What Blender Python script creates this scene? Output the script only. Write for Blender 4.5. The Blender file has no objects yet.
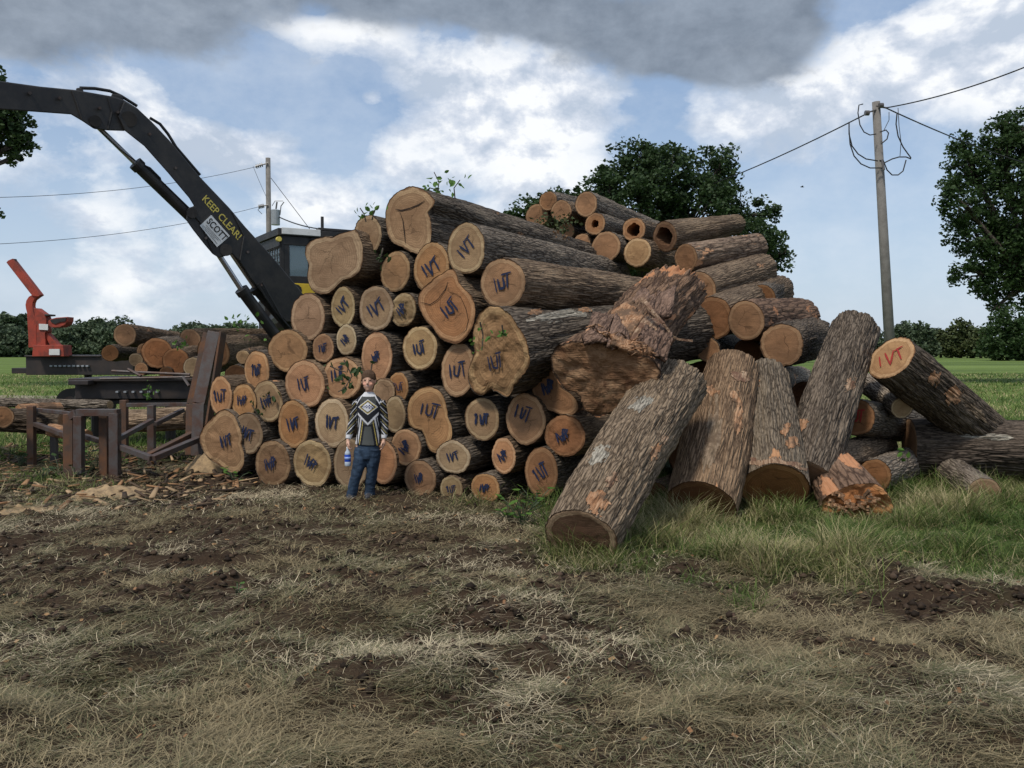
import bpy, bmesh, math, random
import numpy as np
from mathutils import Vector, Matrix
random.seed(7); rng = np.random.default_rng(7)
S = bpy.context.scene; COL = S.collection
F = 880.0; CAMZ = 1.7; HOR = 350.0
PIT = math.atan((384-HOR)/F)

# ---------------------------------------------------------------- camera
cd = bpy.data.cameras.new('camera'); cam = bpy.data.objects.new('camera', cd); COL.objects.link(cam)
cam.location = (0, 0, CAMZ); cam.rotation_euler = (math.pi/2-PIT, 0, 0)
cd.sensor_width = 36; cd.lens = F/1024*36; cd.clip_start = .1; cd.clip_end = 3000
S.camera = cam

def P(px, py, Y):
    """point seen at photo position px, py, standing Y metres ahead"""
    dx = (px-512)/F; dy = (384-py)/F
    c, s = math.cos(PIT), math.sin(PIT)
    d = Vector((dx, c+dy*s, -s+dy*c))
    t = Y/d.y
    return Vector((0, 0, CAMZ))+d*t

# ---------------------------------------------------------------- noise (numpy)
def _h(ix, iy, iz, seed):
    n = (ix*374761393+iy*668265263+iz*2147483647+seed*974634777) & 0xffffffff
    n = ((n ^ (n >> 13))*1274126177) & 0xffffffff
    n = ((n ^ (n >> 16))*2246822519) & 0xffffffff
    return ((n ^ (n >> 15)) & 0xffffff)/float(0xffffff)
def vnoise(x, y, z=0.0, seed=0):
    x, y, z = np.broadcast_arrays(np.asarray(x, float), np.asarray(y, float), np.asarray(z, float))
    ix = np.floor(x).astype(np.int64); iy = np.floor(y).astype(np.int64); iz = np.floor(z).astype(np.int64)
    fx, fy, fz = x-ix, y-iy, z-iz
    fx = fx*fx*(3-2*fx); fy = fy*fy*(3-2*fy); fz = fz*fz*(3-2*fz)
    r = 0
    for a in (0, 1):
        wa = fx if a else 1-fx
        for b in (0, 1):
            wb = fy if b else 1-fy
            for c in (0, 1):
                wc = fz if c else 1-fz
                r = r+wa*wb*wc*_h(ix+a, iy+b, iz+c, seed)
    return r
def fbm(x, y, z=0.0, seed=0, oct=4):
    r = 0; a = .5; f = 1.0; t = 0
    for o in range(oct):
        r = r+a*vnoise(np.asarray(x)*f, np.asarray(y)*f, np.asarray(z)*f, seed+o); t += a; a *= .5; f *= 2.03
    return r/t
def sstep(a, b, x):
    t = np.clip((x-a)/(b-a), 0, 1); return t*t*(3-2*t)

# ---------------------------------------------------------------- ground height and cover
def cover(x, y):
    """returns green, mud weights"""
    n = fbm(x*.55, y*.55, 0, 11, 4); n2 = fbm(x*2.1, y*2.1, 0, 15, 3)
    right = sstep(.1, 1.0, x-0.15*(y-8)+ (n-.5)*1.6)*sstep(6.0, 7.3, y+(n-.5)*2.6+.18*np.maximum(x-2.2, 0)+(n2-.5)*2.4)
    left = sstep(9.0, 9.9, y+(n-.5)*1.8)*sstep(.42, .62, n2)*.45*sstep(-1.8, -.2, x)
    far = sstep(13.0, 15.0, y+(n-.5)*2)
    lf = sstep(-4.0, -5.0, x+(n2-.5)*2)*sstep(9.6, 10.6, y+(n-.5)*3)*.25*(.4+1.6*sstep(.4,.6,n2))
    green = np.clip(np.maximum.reduce([right, left, far, lf]), 0, 1)
    band = np.exp(-((y-6.9-(x*.08))/1.9)**2)
    m = fbm(x*.8+3, y*1.6, 0, 31, 5)
    m2 = fbm(x*3.1, y*4.6, 0, 37, 4)
    m3 = fbm(x*8, y*11, 0, 39, 3)
    mud = sstep(.42, .57, m*.26+m2*.38+m3*.30+band*.07-.030)
    near = sstep(4.9, 3.9, y)
    mud = mud*(1-.6*near)*(1-green)
    return green, mud
def gz(x, y):
    x = np.asarray(x, float); y = np.asarray(y, float)
    f = sstep(24, 13, y)
    z = (fbm(x*.45, y*.6, 0, 3, 3)-.5)*.16*f
    row = fbm(x*.9+y*.55, y*1.5-x*.6, 0, 8, 3)
    z = z+(sstep(.5, .75, row))*.13*sstep(8.5, 5.0, y)
    g, m = cover(x, y)
    z = z+(fbm(x*5, y*5, 0, 5, 3)-.5)*.13*f*(.3+.7*m)
    z = z+np.abs(fbm(x*9, y*10, 0, 6, 3)-.5)*.16*f*(.12+.88*m)
    return z-.01

# ---------------------------------------------------------------- scene helpers
def mesh_np(name, V, Q, tri=False):
    me = bpy.data.meshes.new(name)
    V = np.asarray(V, np.float32); Q = np.asarray(Q, np.int32); k = Q.shape[1]
    me.vertices.add(len(V)); me.vertices.foreach_set('co', V.ravel())
    me.loops.add(Q.size); me.loops.foreach_set('vertex_index', Q.ravel())
    me.polygons.add(len(Q)); me.polygons.foreach_set('loop_start', np.arange(0, Q.size, k, dtype=np.int32))
    me.polygons.foreach_set('loop_total', np.full(len(Q), k, np.int32))
    me.update(calc_edges=True)
    return me
def fattr(me, name, vals):
    a = me.attributes.new(name, 'FLOAT', 'POINT'); a.data.foreach_set('value', np.asarray(vals, np.float32))
def cattr(me, name, vals):
    a = me.attributes.new(name, 'FLOAT_COLOR', 'POINT')
    v = np.ones((len(vals), 4), np.float32); v[:, :3] = vals; a.data.foreach_set('color', v.ravel())
def link(name, me, mat=None, parent=None, color=None):
    o = bpy.data.objects.new(name, me); COL.objects.link(o)
    if mat is not None and me is not None: me.materials.append(mat)
    if parent is not None: o.parent = parent
    if color: o.color = (*color, 1)
    return o
def tag(o, label=None, cat=None, group=None, kind=None):
    if label: o['label'] = label
    if cat: o['category'] = cat
    if group: o['group'] = group
    if kind: o['kind'] = kind
    return o
def empty(name, M, label, cat, group=None):
    o = bpy.data.objects.new(name, None); COL.objects.link(o); o.empty_display_size = .1
    o.matrix_world = M if isinstance(M, Matrix) else Matrix.Translation(M)
    return tag(o, label, cat, group)
class MB:
    """collects shapes in world space (or in the space of a root) into one mesh"""
    def __init__(s): s.v = []; s.f = []
    def add(s, vs, fs):
        n = len(s.v); s.v += [tuple(v) for v in vs]; s.f += [tuple(i+n for i in f) for f in fs]
    def box(s, a, b, M=None):
        x0, y0, z0 = a; x1, y1, z1 = b
        vs = [(x0,y0,z0),(x1,y0,z0),(x1,y1,z0),(x0,y1,z0),(x0,y0,z1),(x1,y0,z1),(x1,y1,z1),(x0,y1,z1)]
        if M: vs = [M@Vector(v) for v in vs]
        s.add(vs, [(0,3,2,1),(4,5,6,7),(0,1,5,4),(1,2,6,5),(2,3,7,6),(3,0,4,7)])
    def bar(s, p, q, w, h=None, up=(0, 0, 1)):
        h = h or w; p = Vector(p); q = Vector(q); d = (q-p).normalized(); u = Vector(up)
        if abs(d.dot(u)) > .97: u = Vector((1, 0, 0))
        r = d.cross(u).normalized(); u = r.cross(d)
        vs = []
        for c in (p, q):
            for a, b in ((-1,-1),(1,-1),(1,1),(-1,1)): vs.append(c+r*(a*w/2)+u*(b*h/2))
        s.add(vs, [(0,1,2,3),(7,6,5,4),(0,4,5,1),(1,5,6,2),(2,6,7,3),(3,7,4,0)])
    def tube(s, pts, rad, n=8, cap=True):
        pts = [Vector(p) for p in pts]
        if not hasattr(rad, '__len__'): rad = [rad]*len(pts)
        vs = []; fs = []; ref = None
        for i, p in enumerate(pts):
            d = (pts[min(i+1, len(pts)-1)]-pts[max(i-1, 0)]).normalized()
            if ref is None:
                ref = Vector((0, 0, 1)) if abs(d.z) < .9 else Vector((1, 0, 0))
            r = d.cross(ref).normalized(); u = r.cross(d).normalized(); ref = u
            for k in range(n):
                a = 2*math.pi*k/n; vs.append(p+(r*math.cos(a)+u*math.sin(a))*rad[i])
        for i in range(len(pts)-1):
            for k in range(n):
                k2 = (k+1) % n; fs.append((i*n+k, i*n+k2, (i+1)*n+k2, (i+1)*n+k))
        if cap: fs.append(tuple(range(n))[::-1]); fs.append(tuple((len(pts)-1)*n+k for k in range(n)))
        s.add(vs, fs)
    def prism(s, front, back):
        n = len(front); s.add(list(front)+list(back), [tuple(range(n)), tuple(range(2*n-1, n-1, -1))]+[(i, n+i, n+(i+1) % n, (i+1) % n) for i in range(n)])
    def build(s, name, mat, parent=None, smooth=False, bevel=0, color=None):
        me = bpy.data.meshes.new(name); vs = s.v
        if parent is not None:
            bpy.context.view_layer.update() if False else None
            Mi = parent_world(parent).inverted(); vs = [Mi@Vector(v) for v in vs]
        me.from_pydata([tuple(v) for v in vs], [], s.f)
        bm = bmesh.new(); bm.from_mesh(me); bmesh.ops.recalc_face_normals(bm, faces=bm.faces); bm.to_mesh(me); bm.free()
        if smooth:
            for p in me.polygons: p.use_smooth = True
        o = link(name, me, mat, parent, color)
        if bevel:
            b = o.modifiers.new('bevel', 'BEVEL'); b.width = bevel; b.segments = 2; b.limit_method = 'ANGLE'
        return o
def parent_world(o):
    M = o.matrix_basis.copy()
    while o.parent is not None:
        o = o.parent; M = o.matrix_basis@M
    return M
# ---------------------------------------------------------------- materials
class NT:
    def __init__(s, name, world=False):
        if world: s.m = bpy.data.worlds.new(name)
        else: s.m = bpy.data.materials.new(name)
        s.m.use_nodes = True; s.t = s.m.node_tree; s.t.nodes.clear()
    def n(s, typ, **kw):
        o = s.t.nodes.new(typ)
        for k, v in kw.items():
            if k == 'inp':
                for a, b in v.items():
                    if hasattr(b, 'is_output') or isinstance(b, bpy.types.NodeSocket): s.t.links.new(b, o.inputs[a])
                    else: o.inputs[a].default_value = b
            else: setattr(o, k, v)
        return o
    def l(s, a, b): s.t.links.new(a, b)
    def math(s, op, a, b=None, c=None, clamp=False):
        o = s.t.nodes.new('ShaderNodeMath'); o.operation = op; o.use_clamp = clamp
        for i, v in enumerate((a, b, c)):
            if v is None: continue
            if isinstance(v, (int, float)): o.inputs[i].default_value = v
            else: s.l(v, o.inputs[i])
        return o.outputs[0]
    def ramp(s, fac, stops, interp='LINEAR'):
        o = s.t.nodes.new('ShaderNodeValToRGB'); s.l(fac, o.inputs[0]); o.color_ramp.interpolation = interp
        e = o.color_ramp.elements
        while len(e) > len(stops) and len(e) > 1: e.remove(e[-1])
        for i, (p, c) in enumerate(stops):
            if i >= len(e): e.new(p)
            e[i].position = p
            e[i].color = (c, c, c, 1) if isinstance(c, (int, float)) else (*c, 1)
        return o.outputs[0]
    def mix(s, fac, a, b, mode='MIX'):
        o = s.t.nodes.new('ShaderNodeMix'); o.data_type = 'RGBA'; o.blend_type = mode; o.clamp_result = False
        for k, v in (('Factor_Float', fac), ('A_Color', a), ('B_Color', b)):
            i = [x for x in o.inputs if x.identifier == k][0]
            if isinstance(v, (int, float)): i.default_value = v if k == 'Factor_Float' else (v, v, v, 1)
            elif isinstance(v, tuple): i.default_value = (*v, 1)
            else: s.l(v, i)
        return [x for x in o.outputs if x.identifier == 'Result_Color'][0]
    def noise(s, vec, scale, detail=4, rough=.55, dist=0):
        o = s.n('ShaderNodeTexNoise', inp={'Scale': scale, 'Detail': detail, 'Roughness': rough, 'Distortion': dist}); s.l(vec, o.inputs['Vector']); return o.outputs[0]
    def mapv(s, vec, scale=(1, 1, 1), loc=None):
        o = s.n('ShaderNodeMapping', inp={'Scale': scale}); s.l(vec, o.inputs['Vector'])
        if loc is not None:
            if isinstance(loc, tuple): o.inputs['Location'].default_value = loc
            else: s.l(loc, o.inputs['Location'])
        return o.outputs[0]
    def out(s, col, rough=.8, bump=None, dist=.01, strength=.6, metal=0, spec=.3):
        b = s.n('ShaderNodeBsdfPrincipled', inp={'Roughness': rough, 'Metallic': metal, 'Specular IOR Level': spec})
        if isinstance(col, tuple): b.inputs['Base Color'].default_value = (*col, 1)
        else: s.l(col, b.inputs['Base Color'])
        if bump is not None:
            bp = s.n('ShaderNodeBump', inp={'Strength': strength, 'Distance': dist}); s.l(bump, bp.inputs['Height']); s.l(bp.outputs[0], b.inputs['Normal'])
        o = s.n('ShaderNodeOutputMaterial'); s.l(b.outputs[0], o.inputs['Surface']); return s.m

def m_bark(name, furrow, ridge, exposed=.0, scale=22, stretch=.16):
    t = NT(name); tc = t.n('ShaderNodeTexCoord'); oi = t.n('ShaderNodeObjectInfo')
    off = t.n('ShaderNodeCombineXYZ'); r10 = t.math('MULTIPLY', oi.outputs['Random'], 37.0); t.l(r10, off.inputs[2])
    v = t.mapv(tc.outputs['Object'], (1, 1, stretch), off.outputs[0])
    wn = t.n('ShaderNodeTexNoise', inp={'Scale': 5.0, 'Detail': 3}); t.l(v, wn.inputs['Vector'])
    wv = t.n('ShaderNodeVectorMath', operation='MULTIPLY_ADD', inp={1: (.10, .10, .10)}); t.l(wn.outputs['Color'], wv.inputs[0]); t.l(v, wv.inputs[2])
    vo = t.n('ShaderNodeTexVoronoi', feature='DISTANCE_TO_EDGE', inp={'Scale': scale}); t.l(wv.outputs[0], vo.inputs['Vector'])
    fine = t.noise(t.mapv(tc.outputs['Object'], (1, 1, .35), off.outputs[0]), 60, 4, .7)
    ridge_f = t.math('MULTIPLY_ADD', fine, .35, t.math('MULTIPLY', vo.outputs['Distance'], 1.6), clamp=True)
    big = t.noise(t.mapv(tc.outputs['Object'], (1, 1, .5), off.outputs[0]), 3.2, 4, .6)
    c = t.mix(t.ramp(ridge_f, [(.12, 0.0), (.48, 1.0)]), furrow, ridge)
    c = t.mix(t.math('MULTIPLY', t.ramp(big, [(.50, 0.0), (.66, 1.0)]), .55), c, tuple(x*1.55 for x in (ridge[0], ridge[1]*1.0, ridge[2]*.98)))
    c = t.mix(t.math('MULTIPLY', t.ramp(fine, [(.35, 1.0), (.6, 0.0)]), .45), c, tuple(x*.6 for x in furrow))
    # broken bark showing orange wood
    ex = t.noise(t.mapv(tc.outputs['Object'], (1, 1, .45), off.outputs[0]), 2.6, 5, .62)
    exf = t.ramp(ex, [(.70-exposed, 0.0), (.725-exposed, 1.0)])
    wood = t.mix(fine, (.42, .17, .07), (.55, .36, .22))
    c = t.mix(exf, c, wood)
    c = t.mix(1.0, c, oi.outputs['Color'], 'MULTIPLY')
    h = t.math('MULTIPLY', ridge_f, t.math('SUBTRACT', 1.0, t.math('MULTIPLY', exf, .7)))
    return t.out(c, .9, h, .028, .9, spec=.15)
def m_face(name, heart, mid, sap, crack=.5):
    t = NT(name); tc = t.n('ShaderNodeTexCoord'); oi = t.n('ShaderNodeObjectInfo')
    rad = t.n('ShaderNodeAttribute', attribute_name='rad').outputs['Fac']
    off = t.n('ShaderNodeCombineXYZ'); r10 = t.math('MULTIPLY', oi.outputs['Random'], 53.0); t.l(r10, off.inputs[2]); t.l(r10, off.inputs[0])
    v = t.mapv(tc.outputs['Object'], (1, 1, 1), off.outputs[0])
    n1 = t.noise(v, 4.5, 4, .6); n2 = t.noise(v, 55, 3, .6)
    w = t.math('MULTIPLY_ADD', t.math('SUBTRACT', n1, .5), .22, rad)
    c = t.ramp(w, [(.0, heart), (.38, mid), (.70, tuple((a*.9+b*.1)*.98 for a, b in zip(mid, sap))), (.80, tuple(a*.80 for a in mid)), (.84, sap), (.95, tuple(x*.95 for x in sap)), (.985, (.10, .055, .03))])
    ring = t.math('SINE', t.math('MULTIPLY_ADD', n1, 7.0, t.math('MULTIPLY', rad, 92.0)))
    c = t.mix(t.math('MULTIPLY', t.math('MULTIPLY_ADD', ring, .5, .5), .36), c, tuple(x*.36 for x in mid))
    st = t.noise(t.mapv(tc.outputs['Object'], (.7, 1.0, 1), off.outputs[0]), 2.4, 5, .7)
    c = t.mix(t.math('MULTIPLY', t.ramp(st, [(.42, 0.0), (.62, 1.0)]), .62), c, (.14, .08, .045))
    saw = t.noise(t.mapv(tc.outputs['Object'], (3, 60, 1), off.outputs[0]), 2.0, 3, .5)
    c = t.mix(t.math('MULTIPLY', saw, .22), c, tuple(x*.5 for x in mid))
    vo = t.n('ShaderNodeTexVoronoi', feature='DISTANCE_TO_EDGE', inp={'Scale': 2.6, 'Randomness': 1.0}); vw = t.n('ShaderNodeTexNoise', inp={'Scale': 7.0, 'Detail': 4}); t.l(v, vw.inputs['Vector']); va = t.n('ShaderNodeVectorMath', operation='MULTIPLY_ADD', inp={1: (.22, .22, 0)}); t.l(vw.outputs['Color'], va.inputs[0]); t.l(t.mapv(v, (1, 1, 0)), va.inputs[2]); t.l(va.outputs[0], vo.inputs['Vector'])
    ck = t.math('MULTIPLY', t.ramp(vo.outputs['Distance'], [(.006, 1.0), (.016, 0.0)]), t.ramp(rad, [(.45, 1.0), (.7, 0.0)]))
    ck = t.math('MULTIPLY', ck, crack)
    c = t.mix(ck, c, (.035, .02, .012))
    c = t.mix(t.math('MULTIPLY', t.ramp(n2, [(.35, 1.0), (.55, 0.0)]), .3), c, tuple(x*.5 for x in mid))
    c = t.mix(1.0, c, oi.outputs['Color'], 'MULTIPLY')
    h = t.math('SUBTRACT', t.math('MULTIPLY_ADD', n2, .3, saw), ck)
    return t.out(c, .85, h, .006, .5, spec=.15)
def m_plain(name, col, rough=.5, metal=0, dirt=.35, dcol=None, scale=6, spec=.4, bump=.15):
    t = NT(name); tc = t.n('ShaderNodeTexCoord'); n = t.noise(tc.outputs['Object'], scale, 6, .65); n2 = t.noise(tc.outputs['Object'], scale*9, 3, .6)
    dcol = dcol or tuple(x*.45 for x in col)
    c = t.mix(t.math('MULTIPLY', t.ramp(n, [(.42, 0.0), (.62, 1.0)]), dirt), col, dcol)
    c = t.mix(t.math('MULTIPLY', n2, dirt*.5), c, dcol)
    r = t.math('MULTIPLY_ADD', n2, .25, rough-.1, clamp=True)
    m = t.out(c, .5, n2, .004, bump, metal, spec)
    b = [x for x in m.node_tree.nodes if x.type == 'BSDF_PRINCIPLED'][0]; t.l(r, b.inputs['Roughness']); return m
def m_vcol(name, rough=.85, trans=0.0, noise=.25, spec=.2):
    t = NT(name); a = t.n('ShaderNodeAttribute', attribute_name='col'); tc = t.n('ShaderNodeTexCoord')
    n = t.noise(tc.outputs['Object'], 35, 3, .6)
    c = t.mix(t.math('MULTIPLY', n, noise), a.outputs['Color'], (0, 0, 0))
    m = t.out(c, rough, spec=spec)
    if trans:
        b = [x for x in t.t.nodes if x.type == 'BSDF_PRINCIPLED'][0]; o = [x for x in t.t.nodes if x.type == 'OUTPUT_MATERIAL'][0]
        tr = t.n('ShaderNodeBsdfTranslucent'); t.l(c, tr.inputs[0])
        mx = t.n('ShaderNodeMixShader', inp={0: trans}); t.l(b.outputs[0], mx.inputs[1]); t.l(tr.outputs[0], mx.inputs[2]); t.l(mx.outputs[0], o.inputs['Surface'])
    return m
def m_leaf(name, dark, light, trans=.25):
    t = NT(name); tc = t.n('ShaderNodeTexCoord'); g = t.n('ShaderNodeNewGeometry')
    n = t.noise(tc.outputs['Object'], .9, 3, .6)
    f = t.math('ADD', t.math('MULTIPLY', n, .6), t.math('MULTIPLY', g.outputs['Random Per Island'], .5), clamp=True)
    c = t.mix(f, dark, light)
    b = t.n('ShaderNodeBsdfPrincipled', inp={'Roughness': .6, 'Specular IOR Level': .25}); t.l(c, b.inputs['Base Color'])
    tr = t.n('ShaderNodeBsdfTranslucent'); t.l(c, tr.inputs[0])
    mx = t.n('ShaderNodeMixShader', inp={0: trans}); t.l(b.outputs[0], mx.inputs[1]); t.l(tr.outputs[0], mx.inputs[2])
    o = t.n('ShaderNodeOutputMaterial'); t.l(mx.outputs[0], o.inputs['Surface']); return t.m

M = {}
M['bark'] = m_bark('bark_dark', (.018, .013, .010), (.20, .165, .13), .0, 30, .14)
M['bark_grey'] = m_bark('bark_grey', (.03, .022, .016), (.27, .22, .17), .045, 34, .13)
M['bark_brown'] = m_bark('bark_brown', (.05, .033, .022), (.25, .18, .12), .03, 32, .10)
M['bark_torn'] = m_bark('bark_torn', (.04, .025, .018), (.24, .17, .12), .14, 16, .2)
M['face'] = m_face('cut_wood', (.27, .145, .075), (.365, .198, .103), (.46, .285, .158))
M['face_pale'] = m_face('cut_wood_pale', (.34, .23, .125), (.40, .275, .15), (.55, .42, .26), .3)
M['face_grey'] = m_face('cut_wood_weathered', (.24, .155, .092), (.31, .20, .12), (.42, .30, .185), .5)
M['face_orange'] = m_face('cut_wood_fresh', (.36, .175, .08), (.43, .215, .10), (.52, .31, .165), .6)
M['face_sap'] = m_face('cut_wood_dark_heart', (.105, .055, .032), (.12, .065, .04), (.48, .34, .21), .4)
def m_rough(name):
    t = NT(name); tc = t.n('ShaderNodeTexCoord'); v = tc.outputs['Object']
    a = t.noise(t.mapv(v, (1.2, 2.2, 1)), 2.2, 6, .65, .4); b_ = t.noise(v, 5.5, 5, .65); f = t.noise(t.mapv(v, (2, 40, 2)), 2, 4, .6); g_ = t.noise(v, 45, 3, .6)
    c = t.ramp(a, [(.32, (.10, .048, .026)), (.45, (.22, .12, .062)), (.55, (.32, .19, .105)), (.70, (.42, .27, .155))])
    c = t.mix(t.math('MULTIPLY', t.ramp(b_, [(.56, 0.0), (.66, 1.0)]), .8), c, (.10, .045, .025))
    c = t.mix(t.math('MULTIPLY', f, .4), c, (.14, .075, .04)); c = t.mix(t.ramp(b_, [(.27, 1.0), (.33, 0.0)]), c, (.03, .018, .012))
    rad = t.n('ShaderNodeAttribute', attribute_name='rad').outputs['Fac']; c = t.mix(t.ramp(rad, [(.955, 0.0), (.985, 1.0)]), c, (.07, .045, .03))
    return t.out(c, .9, t.math('ADD', t.math('MULTIPLY', g_, .4), t.math('ADD', f, b_)), .02, .8, spec=.1)
M['face_rough'] = m_rough('ragged_wood')
def m_fibre(name, a_, b_, c_):
    t = NT(name); tc = t.n('ShaderNodeTexCoord'); v = tc.outputs['Object']
    f = t.noise(t.mapv(v, (45, 45, 7)), 1, 4, .65, .6); g_ = t.noise(v, 6, 5, .65); h_ = t.noise(v, 90, 3, .6)
    c = t.ramp(f, [(.30, tuple(x*.35 for x in a_)), (.46, a_), (.62, b_)]); c = t.mix(t.ramp(g_, [(.47, 0.0), (.60, 1.0)]), c, c_)
    return t.out(c, .9, t.math('ADD', f, t.math('MULTIPLY', h_, .3)), .02, 1.0, spec=.1)
M['blue'] = m_plain('blue_paint', (.007, .014, .048), .6, dirt=.2)
M['red'] = m_plain('red_paint', (.34, .025, .02), .6, dirt=.3)
M['black'] = m_plain('black_steel', (.010, .010, .011), .5, .0, .8, (.038, .033, .028), 2.2, bump=.4)
M['chrome'] = m_plain('chrome_rod', (.5, .5, .5), .25, .9, .1)
M['rust'] = m_plain('rusty_steel', (.055, .043, .036), .75, .1, .8, (.16, .068, .028), 3.2, bump=.5)
M['steel'] = m_plain('grey_steel', (.085, .082, .08), .55, .2, .85, (.075, .034, .02), 5, bump=.4)
M['flat'] = m_plain('black_trailer_paint', (.014, .013, .014), .55, 0, .7, (.05, .035, .028), 2)
M['orange'] = m_plain('orange_red_paint', (.40, .055, .028), .6, 0, .85, (.15, .035, .022), 4, bump=.4)
M['yellow'] = m_plain('yellow_paint', (.62, .42, .03), .45, 0, .3, None, 4)
M['white'] = m_plain('white_paint', (.72, .72, .70), .5, 0, .3, (.35, .34, .31), 5)
M['letter_yellow'] = m_plain('yellow_lettering', (.62, .50, .10), .6, 0, .1)
M['letter_black'] = m_plain('black_lettering', (.015, .015, .015), .6, 0, .1)
M['grey_line'] = m_plain('grey_print', (.25, .25, .25), .6, 0, .1)
M['pole'] = m_plain('weathered_pole_wood', (.21, .195, .175), .85, 0, .5, (.10, .09, .08), 4)
M['wire'] = m_plain('cable', (.02, .02, .02), .6, 0, .1)
M['ceramic'] = m_plain('insulator', (.10, .09, .085), .3, 0, .2)
M['galv'] = m_plain('galvanised_tank', (.33, .35, .37), .5, .3, .2)
def m_glass(name, col=(.20, .27, .30)):
    t = NT(name)
    b = t.n('ShaderNodeBsdfPrincipled', inp={'Base Color': (*col, 1), 'Roughness': .06, 'Specular IOR Level': .8}); tr = t.n('ShaderNodeBsdfTransparent', inp={'Color': (.75, .82, .85, 1)})
    mx = t.n('ShaderNodeMixShader', inp={0: .55}); t.l(b.outputs[0], mx.inputs[2]); t.l(tr.outputs[0], mx.inputs[1])
    o = t.n('ShaderNodeOutputMaterial'); t.l(mx.outputs[0], o.inputs['Surface']); return t.m
M['glass'] = m_glass('cab_glass')
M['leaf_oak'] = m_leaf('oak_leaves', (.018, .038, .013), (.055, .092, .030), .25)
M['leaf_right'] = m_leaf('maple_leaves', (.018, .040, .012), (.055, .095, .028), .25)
M['leaf_far'] = m_leaf('wood_leaves', (.05, .075, .045), (.11, .145, .075), .2)  # leaf colour lightened to stand in for distance haze
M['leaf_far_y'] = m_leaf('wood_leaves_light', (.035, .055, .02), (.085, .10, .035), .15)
M['leaf_twig'] = m_leaf('sprig_leaves', (.05, .13, .02), (.14, .26, .05), .35)
M['leaf_dead'] = m_leaf('dry_leaves', (.12, .06, .025), (.28, .16, .08), .2)
M['trunk'] = m_bark('tree_trunk_bark', (.03, .025, .02), (.12, .10, .08), 0, 6, .2)
M['vc_hay'] = m_vcol('dry_hay', .8, .15, .3)
M['vc_grass'] = m_vcol('green_grass', .7, .3, .2)
M['vc_cloth'] = m_vcol('jersey_cloth', .8, 0, .15)
M['vc_body'] = m_vcol('skin', .55, 0, .05, .4)
M['splinter'] = m_fibre('torn_wood', (.32, .165, .085), (.50, .31, .185), (.15, .095, .06))
M['splinter_pale'] = m_fibre('torn_pale_wood', (.26, .16, .10), (.42, .30, .20), (.16, .09, .06))
M['bark_lichen'] = m_bark('lichen_bark', (.08, .07, .055), (.40, .36, .29), 0, 34, .13)
M['barkless'] = m_fibre('smooth_inner_bark', (.20, .145, .095), (.34, .25, .17), (.15, .105, .07))
M['barkplate'] = m_bark('bark_plate', (.05, .03, .022), (.22, .14, .10), .06, 22, .2)
M['sawdust'] = m_plain('sawdust', (.42, .29, .155), .95, 0, .8, (.17, .12, .07), 12, bump=1)

# ground
t = NT('ground_soil_and_hay'); tc = t.n('ShaderNodeTexCoord'); ge = t.n('ShaderNodeNewGeometry')
gr = t.n('ShaderNodeAttribute', attribute_name='green').outputs['Fac']; mu = t.n('ShaderNodeAttribute', attribute_name='mud').outputs['Fac']
v = ge.outputs['Position']
n1 = t.noise(v, 9, 6, .7); n2 = t.noise(v, 70, 4, .7); n3 = t.noise(t.mapv(v, (.05, .16, 1)), 1.0, 5, .6)
hay = t.mix(n2, (.024, .016, .010), (.12, .085, .05))
hay = t.mix(t.ramp(n1, [(.4, 0.0), (.62, 1.0)]), hay, (.05, .036, .025))
mud = t.mix(n2, (.014, .009, .006), (.085, .056, .036))
gn = t.mix(n1, (.035, .050, .014), (.075, .105, .028))
fieldc = t.mix(t.ramp(n3, [(.35, 0.0), (.65, 1.0)]), (.10, .15, .035), (.16, .215, .06))
px = t.n('ShaderNodeSeparateXYZ'); t.l(v, px.inputs[0])
fard = t.ramp(t.math('MULTIPLY', px.outputs[1], 1/60), [(.25, 0.0), (.5, 1.0)])
stripe = t.ramp(t.noise(t.mapv(v, (.010, .13, 1)), 1.0, 2, .5), [(.52, 0.0), (.58, 1.0)])
fieldc = t.mix(t.math('MULTIPLY', stripe, .55), fieldc, (.055, .085, .025))
gn = t.mix(fard, gn, fieldc)
c = t.mix(mu, hay, mud); c = t.mix(gr, c, gn)
M['ground'] = t.out(c, .95, t.math('MULTIPLY_ADD', n2, .6, n1), .03, .8, spec=.08)

# ---------------------------------------------------------------- sky and light
SUN_EL, SUN_AZ = math.radians(56), math.radians(-148)   # azimuth from +Y towards +X: behind the camera, to the left
w = NT('World', True); S.world = w.m
g = w.n('ShaderNodeTexCoord'); d = w.n('ShaderNodeSeparateXYZ'); w.l(g.outputs['Generated'], d.inputs[0])
az = w.math('ARCTAN2', d.outputs[0], d.outputs[1]); el = w.math('ARCSINE', d.outputs[2])
sky = w.n('ShaderNodeTexSky', sky_type='NISHITA', sun_disc=False, sun_elevation=SUN_EL, sun_rotation=SUN_AZ, air_density=1.0, dust_density=1.2, ozone_density=1.0)
skc = w.mix(1.0, sky.outputs[0], (.082,)*3, 'MULTIPLY')
skc = w.mix(.42, skc, (.34, .46, .66))
hz = w.ramp(el, [(.0, 1.0), (.26, 0.0)])
skc = w.mix(w.math('MULTIPLY', hz, .6), skc, (.50, .58, .68))
def skypt(x, y):
    v_ = (P(x, y, 10)-Vector((0, 0, CAMZ))).normalized(); return math.atan2(v_.x, v_.y), math.asin(v_.z)
cv = w.n('ShaderNodeCombineXYZ'); w.l(az, cv.inputs[0]); w.l(w.math('MULTIPLY', el, 1.5), cv.inputs[1]); cv.inputs[2].default_value = 3.7
nA = w.noise(cv.outputs[0], 5.5, 8, .58, .15); nB = w.noise(w.mapv(cv.outputs[0], (1, 1, 1), (7, 3, 1)), 13, 8, .62, .1)
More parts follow.
